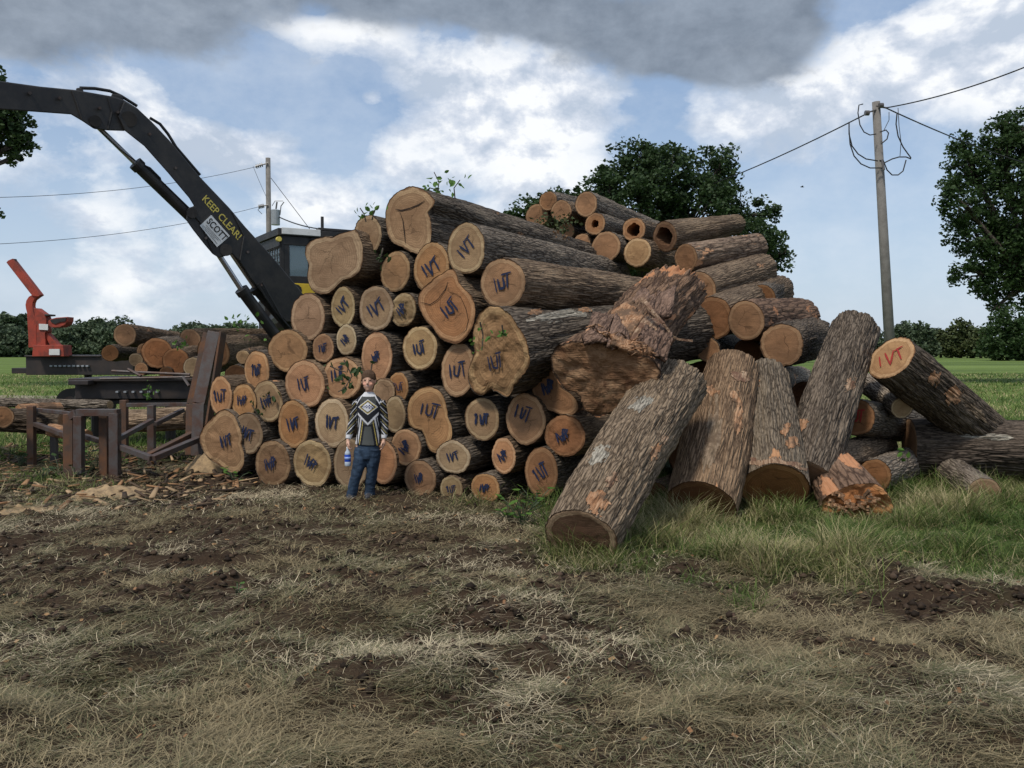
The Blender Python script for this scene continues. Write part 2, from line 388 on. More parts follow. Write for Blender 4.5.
cv2 = w.n('ShaderNodeVectorMath', operation='ADD', inp={1: (0, -.035, 0)}); w.l(cv.outputs[0], cv2.inputs[0])
nA2 = w.noise(cv2.outputs[0], 5.5, 8, .58, .15)
def blobs(lst, base):
    acc = base
    for (x, y, rx, ry, a) in lst:
        u0, v0 = skypt(x, y)
        du = w.math('DIVIDE', w.math('SUBTRACT', az, u0), rx/F); dv = w.math('DIVIDE', w.math('SUBTRACT', el, v0), ry/F)
        q = w.math('ADD', w.math('MULTIPLY', du, du), w.math('MULTIPLY', dv, dv))
        e = w.math('MULTIPLY', w.math('EXPONENT', w.math('MULTIPLY', q, -1.0)), a)
        acc = w.math('ADD', acc, e)
    return acc
WHITE = [(490, 112, 80, 50, .28), (345, 120, 40, 50, -.20), (230, 90, 60, 40, -.14), (600, 60, 80, 20, -.1), (560, 115, 60, 70, .25), (395, 150, 40, 28, .2), (915, 62, 72, 34, .34), (1000, 50, 70, 60, .3), (770, 112, 60, 30, .12), (800, 70, 40, 24, -.08), (800, 160, 40, 16, .16), (720, 140, 50, 30, .15),
         (120, 110, 120, 35, .15), (60, 150, 90, 40, .12), (250, 150, 70, 26, .25), (330, 32, 60, 16, .3), (90, 255, 50, 24, .10), (150, 285, 50, 12, .08), (280, 95, 70, 45, -.14), (100, 300, 200, 40, -.06), (720, 290, 200, 60, -.2), (310, 205, 60, 24, .24), (215, 60, 40, 20, -.1),
         (370, 100, 14, 10, .22), (325, 105, 14, 18, .22), (905, 295, 40, 8, .13), (40, 210, 70, 25, .12), (240, 100, 50, 24, -.16), (310, 130, 30, 30, -.06), (850, 240, 130, 70, -.28), (700, 110, 24, 30, .1), (640, 220, 60, 60, -.1), (860, 160, 60, 30, -.1), (830, 12, 40, 20, -.1), (200, 225, 60, 20, .05), (120, 320, 160, 20, .08)]
DARK = [(100, 18, 170, 38, .46), (330, -25, 160, 36, .40), (500, 8, 130, 26, .32), (650, 40, 115, 36, .5), (765, 30, 60, 42, .50), (700, 70, 60, 26, .2), (450, -120, 700, 90, .5), (20, 60, 60, 30, .25), (530, 175, 60, 30, .12), (850, -140, 200, 80, .3)]
wm = blobs(WHITE, w.math('MULTIPLY_ADD', nA, .85, w.math('MULTIPLY', nB, .32)))
wmask = w.ramp(wm, [(.59, 0.0), (.65, .45), (.74, .9), (.82, 1.0)])
dm = blobs(DARK, w.math('MULTIPLY_ADD', nA, .85, w.math('MULTIPLY_ADD', nB, .35, -.30)))
dmask = w.ramp(dm, [(.52, 0.0), (.74, 1.0)], 'EASE')
shade = w.ramp(w.math('MULTIPLY_ADD', w.math('SUBTRACT', nA, nA2), -3.2, w.math('MULTIPLY_ADD', nB, .5, .25)), [(.26, (.40, .46, .55)), (.46, (.55, .59, .66)), (.64, (.78, .79, .80))])
veil = w.ramp(w.math('MULTIPLY_ADD', nB, .5, w.math('MULTIPLY', nA2, .6)), [(.46, 0.0), (.72, .40)])
skc = w.mix(veil, skc, (.60, .65, .71))
col = w.mix(w.math('MULTIPLY', wmask, .92), skc, shade)
darkc = w.mix(w.ramp(nB, [(.3, 0.0), (.7, 1.0)]), (.135, .165, .21), (.255, .30, .365))
col = w.mix(w.math('MULTIPLY', dmask, .95), col, darkc)
# below the horizon: dull earth tone
bel = w.ramp(el, [(-.02, 1.0), (.0, 0.0)]) if False else w.math('LESS_THAN', d.outputs[2], -.01)
col = w.mix(bel, col, (.08, .08, .06))
bg = w.n('ShaderNodeBackground', inp={'Strength': 1.0}); w.l(col, bg.inputs[0])
wo = w.n('ShaderNodeOutputWorld'); w.l(bg.outputs[0], wo.inputs[0])
sl = bpy.data.lights.new('sun', 'SUN'); sl.energy = 2.1; sl.angle = math.radians(9); sl.color = (1, .94, .85)
so = bpy.data.objects.new('sun', sl); COL.objects.link(so)
sd = Vector((math.sin(SUN_AZ)*math.cos(SUN_EL), math.cos(SUN_AZ)*math.cos(SUN_EL), math.sin(SUN_EL)))
so.rotation_euler = sd.to_track_quat('Z', 'Y').to_euler(); so.location = sd*30
S.view_settings.view_transform = 'Standard'; S.view_settings.look = 'None'; S.view_settings.gamma = 1; S.view_settings.exposure = .40
# ---------------------------------------------------------------- ground sheet
def axis_lines(a, b, step, far, grow=1.22):
    core = list(np.arange(a, b+1e-6, step)); s = step; lo = [a]; hi = [b]
    while hi[-1] < far: s *= grow; hi.append(hi[-1]+s)
    s = step
    while lo[-1] > -far: s *= grow; lo.append(lo[-1]-s)
    return np.array(lo[:0:-1]+core+hi[1:])
gx = axis_lines(-8.2, 7.6, .055, 900); gy = axis_lines(2.4, 13.2, .05, 1500); gy = gy[gy > -40]
X, Y = np.meshgrid(gx, gy); V = np.stack([X, Y, gz(X, Y)], -1).reshape(-1, 3)
nx, ny = len(gx), len(gy); I = np.arange(nx*ny).reshape(ny, nx)
Q = np.stack([I[:-1, :-1], I[:-1, 1:], I[1:, 1:], I[1:, :-1]], -1).reshape(-1, 4)
me = mesh_np('ground', V, Q); gg, mm = cover(V[:, 0], V[:, 1]); fattr(me, 'green', gg); fattr(me, 'mud', mm)
for p in me.polygons: p.use_smooth = True
tag(link('ground', me, M['ground']), kind='structure')
# dirt track crossing the field at left
mb = MB(); pts = [(-60, 33.5), (-22, 32.0), (-15, 30.5), (-8, 30.0), (0, 30)]
for i in range(len(pts)-1):
    (x0, y0), (x1, y1) = pts[i:i+2]; mb.add([(x0, y0-1.5, .012), (x1, y1-1.5, .012), (x1, y1+1.5, .012), (x0, y0+1.5, .012)], [(0, 1, 2, 3)])
M['track'] = m_plain('dirt_track', (.30, .25, .18), .95, 0, .6, (.16, .15, .08), 1.5)
tag(mb.build('dirt_track', M['track']), kind='structure')

# ---------------------------------------------------------------- blades
def blades(name, n, xy, length, width, flat, colf, mat, label=None, heading=None, lift=0.0, droop=.6):
    """n curved strips; flat=0 upright .. 1 lying"""
    x, y = xy; n = len(x)
    z0 = gz(x, y)
    hd = rng.uniform(0, 2*np.pi, n) if heading is None else heading
    L = length; W = width
    pts = []; el = (1-flat)*1.35*rng.uniform(.55, 1.1, n)+flat*rng.uniform(-.05, .35, n)
    px_, py_, pz_ = x.copy(), y.copy(), z0+lift*rng.uniform(0, 1, n)
    V = np.zeros((n, 8, 3))
    curl = rng.normal(0, .5, n)
    for k in range(4):
        wk = W*(1, .9, .65, .12)[k]*.5
        sx, sy = -np.sin(hd), np.cos(hd)
        V[:, 2*k] = np.stack([px_-sx*wk, py_-sy*wk, pz_], -1); V[:, 2*k+1] = np.stack([px_+sx*wk, py_+sy*wk, pz_], -1)
        px_ = px_+np.cos(hd)*np.cos(el)*L/3; py_ = py_+np.sin(hd)*np.cos(el)*L/3; pz_ = pz_+np.sin(el)*L/3
        gz_ok = None
        el = el-droop*rng.uniform(.2, 1, n)*(1-flat*.7); hd = hd+curl*.5
    base = np.arange(n)[:, None]*8
    Q = np.concatenate([np.stack([base[:, 0]+2*k, base[:, 0]+2*k+1, base[:, 0]+2*k+3, base[:, 0]+2*k+2], -1) for k in range(3)])
    me = mesh_np(name, V.reshape(-1, 3), Q); cattr(me, 'col', np.repeat(colf(x, y), 8, axis=0))
    o = link(name, me, mat); tag(o, label, None, None, 'stuff'); return o
def scatter(n, y0, y1, spread=.66, x0=None, x1=None, pw=1.0):
    """more points near the camera, inside a widening wedge"""
    u = rng.uniform(0, 1, n); y = y0*(y1/y0)**(u**pw)
    x = rng.uniform(-1, 1, n)*(y*spread+.5)
    if x0 is not None: x = rng.uniform(x0, x1, n)
    return x, y
def pal(cols, k, jit=.25):
    c = np.array(cols)[k]; return c*rng.uniform(1-jit, 1+jit, (len(k), 1))
# dry mown hay
x, y = scatter(480000, 2.9, 13.0)
g, m = cover(x, y); tuft = .55*fbm(x*1.9+y*.9, y*2.4-x*1.1, 0, 41, 4)+.45*fbm(x*7, y*8, 0, 43, 3); keep = rng.uniform(0, 1, len(x)) < np.clip((1-m*.82)*(.12+1.5*sstep(.44, .70, tuft))*(1-.85*g), .025, 1)
keep &= ~((y > 10.6) & (x > -4.0))
x, y = x[keep], y[keep]
flow = 2.6+fbm(x*1.6, y*2.0, 0, 51, 3)*8.0
def haycol(x, y):
    a = fbm(x*1.1, y*1.5, 0, 61, 3)+rng.normal(0, .12, len(x))
    k = np.where(a < .40, 0, np.where(a < .52, 1, np.where(a < .64, 2, 3)))
    return pal([(.33, .265, .15), (.22, .19, .105), (.145, .15, .072), (.56, .47, .31)], k, .45)
blades('dry_hay', 0, (x, y), rng.uniform(.035, .17, len(x)), rng.uniform(.0018, .0038, len(x))*(1+.12*(y-3)), np.full(len(x), .93), haycol, M['vc_hay'], 'dry mown hay lying over the muddy ground', flow+rng.normal(0, 1.1, len(x)), .05)
# short dry stubble standing up
x, y = scatter(52000, 2.9, 11.0)
g, m = cover(x, y); keep = (rng.uniform(0, 1, len(x)) < (1-m)*(1-g)*.8)
x, y = x[keep], y[keep]
blades('hay_stubble', 0, (x, y), rng.uniform(.03, .11, len(x)), rng.uniform(.002, .004, len(x))*(1+.1*(y-3)), np.full(len(x), .35), haycol, M['vc_hay'], 'short dry stubble standing among the hay', None, 0)
# green grass
def grcol(x, y):
    a = fbm(x*.9, y*1.2, 0, 71, 3)+rng.normal(0, .13, len(x))
    k = np.where(a < .44, 0, np.where(a < .56, 1, np.where(a < .66, 2, 3)))
    return pal([(.07, .12, .025), (.13, .185, .045), (.24, .25, .09), (.42, .36, .19)], k, .3)
x, y = scatter(330000, 5.6, 14.5, .66)
g, m = cover(x, y); keep = (rng.uniform(0, 1, len(x)) < g**1.4*np.where((x > .2) | (x < -4), 1, .5)*(.15+.85*sstep(.38, .6, fbm(x*2.5, y*2.5, 0, 77, 3)))) & ((y < 12.5) | (x > 3) | (x < -4.2))
x, y = x[keep], y[keep]
clump = sstep(.35, .7, fbm(x*1.8, y*1.8, 0, 81, 3))*.8+.3
blades('green_grass', 0, (x, y), rng.uniform(.18, .50, len(x))*clump*np.where(x > 0, 1, .65), rng.uniform(.003, .007, len(x))*(1+.05*(y-6)), np.full(len(x), .28), grcol, M['vc_grass'], 'green grass round the foot of the log pile')
# taller field grass beyond, both sides
n = 90000
y = 14+rng.uniform(0, 1, n)**1.7*50; x = rng.uniform(-.64, .64, n)*y; keep = (x/y > .36) | (x/y < -.3); x, y = x[keep], y[keep]
blades('field_grass', 0, (x, y), rng.uniform(.10, .24, len(x)), rng.uniform(.008, .018, len(x))*(1+.04*(y-14)), np.full(len(x), .25), lambda a, b: grcol(a, b)*1.15, M['vc_grass'], 'meadow grass in the open field beyond the logs')
# bark crumbs and wood chips strewn about
n = 5200; x, y = scatter(n, 3.5, 12); k = rng.uniform(0, 1, n) < .35+.65*(y > 8.5); x, y = x[k], y[k]; n = len(x)
a = rng.uniform(0, np.pi, n); s = rng.uniform(.004, .018, n)*(1+.06*(y-3)); z = gz(x, y)+.012+rng.uniform(0, .02, n); tl = rng.uniform(-.5, .5, (n, 2))
V = np.zeros((n, 4, 3))
for i, (p, q) in enumerate(((-1, -.5), (1, -.4), (.8, .5), (-1, .4))):
    ox = s*(p*np.cos(a)-q*np.sin(a)); oy = s*(p*np.sin(a)+q*np.cos(a)); V[:, i] = np.stack([x+ox, y+oy, z+ox*tl[:, 0]+oy*tl[:, 1]], -1)
me = mesh_np('wood_chips', V.reshape(-1, 3), np.arange(4*n).reshape(n, 4))
cattr(me, 'col', np.repeat(pal([(.42, .25, .12), (.10, .06, .04), (.30, .16, .08)], rng.integers(0, 3, n), .3), 4, axis=0))
tag(link('wood_chips', me, M['vc_hay']), 'chips of bark and wood scattered over the ground', kind='stuff')

# crumbs and clods of churned soil
n = 60000; x, y = scatter(n, 3.4, 12); g, m = cover(x, y); k = rng.uniform(0, 1, n) < m*.6+.02; x, y = x[k], y[k]; n = len(x)
s = rng.uniform(0, 1, n)**4*.028+.005; s = s*(1+.05*(y-3)); z = gz(x, y)+s*.25
base = np.array([(1, 0, 0), (.3, .95, .1), (-.8, .6, 0), (-.8, -.6, .1), (.3, -.95, 0), (.1, 0, .8), (0, .1, -.7)]); V = base[None]*s[:, None, None]*(1+rng.normal(0, .22, (n, 7, 3)))
a = rng.uniform(0, 6.28, n); ca, sa = np.cos(a)[:, None], np.sin(a)[:, None]; V = np.stack([V[:, :, 0]*ca-V[:, :, 1]*sa, V[:, :, 0]*sa+V[:, :, 1]*ca, V[:, :, 2]], -1)+np.stack([x, y, z], -1)[:, None]
T = np.array([(0, 1, 5), (1, 2, 5), (2, 3, 5), (3, 4, 5), (4, 0, 5), (1, 0, 6), (2, 1, 6), (3, 2, 6), (4, 3, 6), (0, 4, 6)]); Q = (np.arange(n)[:, None, None]*7+T[None]).reshape(-1, 3)
me = mesh_np('soil_clods', V.reshape(-1, 3), Q); cattr(me, 'col', np.repeat(pal([(.030, .020, .013), (.06, .040, .026), (.10, .066, .043)], rng.integers(0, 3, n), .3), 7, axis=0))
tag(link('soil_clods', me, M['vc_hay']), 'crumbled dark soil churned up through the hay', kind='stuff')

# bark, sticks and split scraps littering the yard by the rack
n = 1500; px_ = rng.uniform(-40, 330, n); x = rng.uniform(-8.5, -3.2, n); y = rng.uniform(9.3, 15.5, n); k = (x/y < -.22) & ((y < 12.2) | (x < -4.4)); x, y = x[k], y[k]; n = len(x)
a = rng.uniform(0, np.pi, n); L = rng.uniform(.04, .32, n); W = rng.uniform(.008, .035, n); H = rng.uniform(.006, .02, n); z = gz(x, y)+H+rng.uniform(0, .05, n); tilt = rng.uniform(-.35, .35, n)
V = np.zeros((n, 8, 3)); i = 0
for c_ in (-1, 1):
    for (p, q) in ((-1, -1), (1, -.7), (.9, .7), (-1, 1)):
        lx = p*L/2; ly = q*W; V[:, i] = np.stack([x+lx*np.cos(a)-ly*np.sin(a), y+lx*np.sin(a)+ly*np.cos(a), z+lx*tilt+c_*H*.5], -1); i += 1
Fq = np.array([(0, 3, 2, 1), (4, 5, 6, 7), (0, 1, 5, 4), (1, 2, 6, 5), (2, 3, 7, 6), (3, 0, 4, 7)]); Q = (np.arange(n)[:, None, None]*8+Fq[None]).reshape(-1, 4)
me = mesh_np('wood_debris', V.reshape(-1, 3), Q); cattr(me, 'col', np.repeat(pal([(.36, .20, .10), (.09, .06, .04), (.16, .11, .07), (.48, .33, .19), (.06, .042, .03)], rng.integers(0, 5, n), .3), 8, axis=0))
tag(link('wood_debris', me, M['vc_hay']), 'broken bark, sticks and split scraps littering the yard round the rack', kind='stuff')
# ---------------------------------------------------------------- logs
def frame(C, ax):
    ax = ax.normalized(); Z = Vector((0, 0, 1))
    if abs(ax.z) > .98: Z = Vector((0, 1, 0))
    v = (Z-ax*Z.dot(ax)).normalized(); u = v.cross(-ax)
    m = Matrix.Identity(4)
    for i, c in enumerate((u, v, -ax)):
        for j in range(3): m[j][i] = c[j]
    m.translation = C
    return m
def px_local(Mi, C, ax, px, py):
    o = Vector((0, 0, CAMZ)); d = (P(px, py, 10)-o).normalized()
    t = (C-o).dot(ax)/d.dot(ax); q = Mi@(o+d*t); return q.x, q.y
STROKES = [
 [[(-.52, .42), (-.50, -.46)], [(-.20, .36), (-.16, -.28), (.02, -.40), (.14, -.20), (.17, .40)], [(.10, .46), (.62, .52)], [(.40, .48), (.36, -.44)]],
 [[(-.48, .45), (-.42, -.42)], [(-.22, .44), (-.05, -.46), (.16, .44)], [(.14, .36), (.66, .50)], [(.40, .42), (.44, -.40)]],
 [[(-.55, .22), (-.40, .46), (-.42, -.44)], [(-.16, .40), (-.10, -.40), (.12, -.36), (.16, .34)], [(.16, .42), (.60, .42)], [(.38, .42), (.32, -.46)]],
 [[(-.42, .46), (-.46, -.40)], [(-.30, .40), (-.14, -.42), (.08, .40)], [(.02, -.42), (.10, .46), (.46, .28), (.16, .02)], [(.30, .50), (.26, -.30)], [(-.30, .02), (.40, .16)]]]
def paint(root, style, rot, size, mat, at=(0, 0), z=.006, wd=.15):
    mb = MB(); r = random.Random(int(rot*7+style+size*100000)); rot = rot+r.uniform(-7, 7); wd = size*wd*r.uniform(.7, 1.15); r0 = r.uniform(.8, 1.2); ca, sa = math.cos(math.radians(rot)), math.sin(math.radians(rot))
    for li, st in enumerate(STROKES[style]):
        p2 = [((x+r.uniform(-.075, .075))*size*r0*1.1, (y+r.uniform(-.08, .08))*size) for x, y in st]
        p2 = [(x*ca-y*sa+at[0], x*sa+y*ca+at[1]) for x, y in p2]
        w = wd*r.uniform(.75, 1.25); zz = z+.0012*li
        fine = []
        for (x0, y0), (x1, y1) in zip(p2[:-1], p2[1:]):
            for k in range(5): fine.append((x0+(x1-x0)*k/5, y0+(y1-y0)*k/5))
        fine.append(p2[-1]); vs = []; fs = []
        for i, (x, y) in enumerate(fine):
            a = fine[max(i-1, 0)]; b = fine[min(i+1, len(fine)-1)]; dx, dy = b[0]-a[0], b[1]-a[1]; l = math.hypot(dx, dy) or 1
            ww = w*.5*r.uniform(.75, 1.2)*(.6 if i in (0, len(fine)-1) else 1); nx_, ny_ = -dy/l*ww, dx/l*ww
            vs += [(x+nx_, y+ny_, zz), (x-nx_, y-ny_, zz)]
            if i: k = 2*i; fs.append((k-2, k-1, k+1, k))
        mb.add(vs, fs)
    me = bpy.data.meshes.new('paint_mark'); me.from_pydata(mb.v, [], mb.f); return link('paint_mark', me, mat, root)
def log(name, C, ax, L, a=None, b=None, tilt=0, poly=None, face='face', bark='bark', mark=None, label='', group='logs', color=(1, 1, 1), fcolor=None,
        taper=.9, wob=.045, NA=72, NS=None, depth=.018, bend=(0, 0), radf=None, hollow=0, seed=None, mcol='blue', msize=.15, mat_at=(0, 0), rough=.008, cat='log', far_face=True):
    ax = ax.normalized(); M0 = frame(C, ax); Mi = M0.inverted()
    seed = seed if seed is not None else (int(abs(C.x)*977+abs(C.z)*313+C.y*71) % 9973)
    root = empty(name, M0, label, cat, group)
    th = np.arange(NA)/NA*2*np.pi
    if poly:
        q = np.array([px_local(Mi, C, ax, x, y) for x, y in poly]); an = np.arctan2(q[:, 1], q[:, 0]) % (2*np.pi); rr = np.hypot(q[:, 0], q[:, 1]); o = np.argsort(an)
        an, rr = an[o], rr[o]; prof = np.interp(th, np.r_[an-2*np.pi, an, an+2*np.pi], np.r_[rr, rr, rr])
        prof = (prof+.35*np.roll(prof, 1)+.35*np.roll(prof, -1))/1.7
    else:
        t = th-math.radians(tilt); prof = a*b/np.sqrt((b*np.cos(t))**2+(a*np.sin(t))**2)
    cx, sx = np.cos(th), np.sin(th)
    R = float(prof.mean())
    prof = prof*(1+wob*2*(fbm(cx*1.3+5, sx*1.3+5, seed*1.7, 2, 3)-.5)*1.6)
    NS = NS or max(14, int(L/.12))
    s = np.linspace(0, 1, NS)**1.0*L
    TH, SS = np.meshgrid(th, s); C1, S1 = np.cos(TH), np.sin(TH)
    sc = np.ones_like(s) if radf is None else np.array([radf(x) for x in s])
    if radf is None: sc = 1-(1-taper)*s/L
    lump = (fbm(C1*1.1+9, S1*1.1+9, SS*.9+seed, 21, 3)-.5)*(.26 if NS > 55 else .16)*R*np.minimum(SS/.4, 1)
    fr = 11.5*R/.3
    ridge = 1-np.abs(2*fbm(C1*fr+20, S1*fr+20, SS*2.3+seed*3.1, 23, 2)-1)*2.4
    cross = fbm(C1*fr*.9, S1*fr*.9, SS*7+seed, 27, 2)
    disp = depth*(np.clip(ridge, -1, 1)+.6*(cross-.5))*(.35+.65*np.minimum(SS/.25, 1))
    # blend irregular sections toward round along the length
    pr = prof[None, :]
    if poly:
        rnd = np.minimum(prof.mean()*.95, prof.max()); k = np.clip(SS/ max(.9, .3*L), 0, .75); pr = prof[None, :]*(1-k)+rnd*k
    RR = pr*sc[:, None]+lump+disp
    bx = bend[0]*np.sin(SS/L*np.pi); by = bend[1]*np.sin(SS/L*np.pi)
    V = np.stack([RR*C1+bx, RR*S1+by, -SS], -1)
    V[0, :, 2] += 0
    V = V.reshape(-1, 3)
    I = np.arange(NS*NA).reshape(NS, NA); J = np.roll(I, -1, axis=1)
    Q = np.stack([I[:-1], I[1:], J[1:], J[:-1]], -1).reshape(-1, 4)
    me = mesh_np('bark', V, Q)
    for p in me.polygons: p.use_smooth = True
    link('bark', me, M[bark], root, color)
    def cap(si, sgn, far):
        ring = np.stack([RR[si]*cx*.988+bx[si][0], RR[si]*sx*.988+by[si][0]], -1); c0 = np.array([bx[si][0], by[si][0]]); z0 = -s[si]
        rads = ([1, .97, .93, .8, .6, .4, .2] if rough < .03 else [1, .97, .93, .86, .79, .72, .65, .58, .51, .44, .37, .3, .23, .16, .09]) if not hollow else [1, .97, .9, .8, .7, .6, .5, .4]
        if hollow: rads = [1-(1-hollow)*k/5 for k in range(6)]
        VV = []; ra = []
        for rd in rads:
            hx = ring[:, 0]*0+rd
            if hollow and rd == rads[-1]: hx = hx*(1+.5*(fbm(cx*2+3, sx*2, seed, 33, 3)-.5))
            p = c0+(ring-c0)*hx[:, None]; zz = z0+sgn*rough*((fbm(p[:, 0]*9+seed, p[:, 1]*9, 0, 35, 3)-.5)*(2 if rd < .98 else .5))
            if rd > .96: zz = zz-sgn*.004
            VV.append(np.column_stack([p, zz])); ra.append(np.full(NA, rd))
        n = len(rads); faces = []
        for i in range(n-1):
            for k in range(NA):
                k2 = (k+1) % NA; f = (i*NA+k, i*NA+k2, (i+1)*NA+k2, (i+1)*NA+k); faces.append(f if sgn > 0 else f[::-1])
        VV = list(np.concatenate(VV)); ra = list(np.concatenate(ra))
        if not hollow:
            VV.append(np.array([c0[0], c0[1], z0])); ra.append(0); b0 = (n-1)*NA
            for k in range(NA):
                f = (b0+k, b0+(k+1) % NA, len(VV)-1); faces.append(f if sgn > 0 else f[::-1])
        else:   # the rotten bore
            b0 = (n-1)*NA; dep = min(L*.9, 1.6)
            for k in range(NA): q_ = VV[b0+k]; VV.append(np.array([c0[0]+(q_[0]-c0[0])*.8, c0[1]+(q_[1]-c0[1])*.8, z0-sgn*dep])); ra.append(.05)
            b1 = len(VV)-NA
            for k in range(NA):
                k2 = (k+1) % NA; f = (b0+k, b0+k2, b1+k2, b1+k); faces.append(f if sgn > 0 else f[::-1])
            faces.append(tuple(b1+k for k in range(NA)) if sgn > 0 else tuple(b1+k for k in range(NA))[::-1])
        me = bpy.data.meshes.new('cut_face'); me.from_pydata([tuple(v) for v in VV], [], faces); fattr(me, 'rad', ra)
        link('cut_face', me, M[face], root, fcolor or (1, 1, 1))
    cap(0, 1, False)
    if far_face: cap(NS-1, -1, True)
    if mark is not None:
        st, rot = mark; paint(root, st, rot, msize, M[mcol], mat_at, z=rough*1.1+.004)
    return root, M0, R

G1 = 'logs stacked in the tall pile'
def stackY(px, py):
    dx = (px-512)/F; Y = 9.65/(1+.45*dx)
    z = (350-py)/F*Y+1.7
    return Y+.16*max(z, 0)
AXS = math.radians(28)
def stack(px, py, rx, ry, tilt, face, mark, label, dY=0, L=4.4, poly=None, daz=0, el=0, **kw):
    Y = stackY(px, py)+dY; C = P(px, py, Y)
    az_ = AXS+math.radians(daz)+rng.uniform(-.03, .03)
    ax = Vector((math.sin(az_), math.cos(az_), math.sin(math.radians(el)))).normalized()
    # horizontal squeeze of a round end seen at this angle
    view = (C-Vector((0, 0, CAMZ))).normalized(); cs = abs(view.dot(ax))
    D = (C-Vector((0, 0, CAMZ))).length
    b = ry*D/F*1.0; a = max(.70*b, min(1.25*b, rx*D/F/cs))
    if face == 'face' and not any(w_ in label for w_ in ('tan', 'orange', 'brown', 'pale', 'grey', 'dark', 'shadow', 'dim')): face = str(rng.choice(['face', 'face', 'face_orange', 'face_pale', 'face_grey']))
    ms = min(.17, max(.09, b*.62))*(kw.pop('ms', 1))
    j = rng.uniform(.82, 1.28); fc = (j*rng.uniform(.95, 1.06), j, j*rng.uniform(.86, 1.04)); bj = rng.uniform(.7, 1.25)
    return log('log', C, ax, L*rng.uniform(.92, 1.06), a, b, tilt, poly, face=face, mark=mark, label=label, group=G1, msize=ms, fcolor=kw.pop('fc', fc), color=(bj, bj*.98, bj*.95), bark=kw.pop('bark', rng.choice(['bark', 'bark', 'bark_brown'])), NA=kw.pop('NA', 64), **kw)
def zp(ox, oy, pts, k=3.938): return [(ox+x/k, oy+y/k) for x, y in pts]

st = stack
# top rows
st(331, 262, 24, 30, 0, 'face_grey', None, 'wide grey butterfly-shaped log end without a mark, top left of the pile', dY=-.1,
   poly=zp(190, 170, [(455, 300), (475, 280), (500, 272), (560, 268), (620, 247), (650, 225), (668, 260), (668, 400), (640, 420), (600, 430), (575, 455), (560, 475), (520, 490), (480, 475), (462, 420), (472, 370), (455, 345)]), fc=(1.12, 1.12, 1.1), wob=.01)
st(367.5, 234.5, 13, 19.5, 0, 'face_grey', None, 'small plain brown log end perched beside the grey butterfly-shaped one, leaves above it', L=3.8, dY=.1)
big_c = st(410, 219, 25, 33, 0, 'face_grey', None, 'largest top log, pale end with dark seams, long bark trunk sloping right', L=5.2, daz=8, el=-3, bark='bark',
   poly=zp(190, 170, [(770, 170), (778, 130), (800, 100), (835, 78), (870, 64), (905, 74), (940, 95), (965, 120), (955, 145), (935, 165), (950, 230), (945, 290), (920, 335), (880, 325), (835, 300), (790, 275), (772, 220)]), fc=(1.2, 1.15, 1.05), wob=.01, NA=96, NS=60, depth=.022)
st(395.2, 271.6, 14, 20, -12, 'face', None, 'unmarked tan log end under the leaf-hung gap left of the big top log')
st(431, 268, 17, 25, -18, 'face', (1, 35), 'blue-marked log end directly below the largest top log')
st(466, 248.7, 18.5, 25, 0, 'face', (1, 38), 'blue-marked log end just under the bark of the largest top log', dY=-.15, L=4.8)
st(502.8, 283, 22, 24.5, 0, 'face', (0, 12), 'long exposed log with orange-rimmed blue-marked end and light brown bark, right of centre', dY=-.35, L=4.6, daz=10, bark='bark_brown', NA=96, NS=60)
st(307.3, 317.3, 16, 23.5, 0, 'face_grey', None, 'plain greyish log end without a mark beside the foot of the loader boom')
st(343, 307, 11.5, 20, 0, 'face', (1, 40), 'narrow blue-marked log end directly under the butterfly-shaped one')
st(376, 308.4, 17, 22.5, 0, 'face', (1, 35), 'round blue-marked log end between the narrow one and the small ragged one')
st(403.3, 309.7, 12, 17, -15, 'face_pale', (3, 30), 'small pale ragged-cut log end with smudged blue mark', rough=.03, L=3.4)
fork = st(450, 308, 26, 30, 0, 'face_orange', (0, 35), 'forked log with a spur of bare orange wood rising from its blue-marked end', dY=-.2,
   poly=zp(400, 170, [(68, 505), (75, 488), (120, 440), (165, 410), (205, 385), (222, 400), (228, 440), (250, 468), (288, 510), (294, 580), (268, 648), (225, 684), (175, 672), (130, 620), (90, 570)]), wob=.01, fc=(.95, .9, .85))
st(287.3, 350.3, 19, 20.5, 0, 'face', None, 'round plain tan log end at the left edge of the pile under the boom cylinders')
st(323, 348, 10.5, 14, 0, 'face', (2, 5), 'small orange log end with blue mark right of the big plain tan one')
st(346.2, 339.5, 9.5, 15.5, 0, 'face_pale', (3, 50), 'smallest pale oval log end with smudged blue diamond mark', L=3.6)
st(376.5, 357, 15, 25, 0, 'face', (3, 25), 'tall oval blue-marked log end directly above the boy\'s head and hair', ms=.8)
st(419.5, 348, 17, 21.5, 5, 'face_pale', (0, 3), 'pale yellowish log end with crisp blue letters and a notch on its left')
st(457.5, 370, 14, 27, -8, 'face', (0, 10), 'tall orange oval log end with blue mark left of the flared mossy butt')
# second band
st(256.8, 370.2, 11.5, 19, 0, 'face_orange', (2, 5), 'orange oval log end leftmost in its row, just right of the rusty upright')
st(304.3, 384, 18.5, 23, 0, 'face', (0, 3), 'large round tan log end with tall blue letters, two ends left of the boy')
st(341.6, 378.3, 18.5, 21, 0, 'face', (0, 3), 'log end with green leaves hanging over it, immediately left of the boy\'s face', mat_at=(-.06, .05))
st(398.7, 386.7, 9.5, 14.5, 0, 'face_orange', (2, 3), 'small orange oval log end with blue mark right of the boy\'s face')
st(220.5, 396, 10, 19, 0, 'face_orange', (2, 12), 'orange oval log end touching the rusty steel upright, lower left')
st(243.3, 401, 11, 17, 0, 'face_orange', (3, 10), 'reddish-rimmed log end second from the rusty steel upright')
st(267.5, 401.5, 14, 20, 14, 'face_grey', (3, 10), 'dull weathered log end with leaf scraps and faded blue mark')
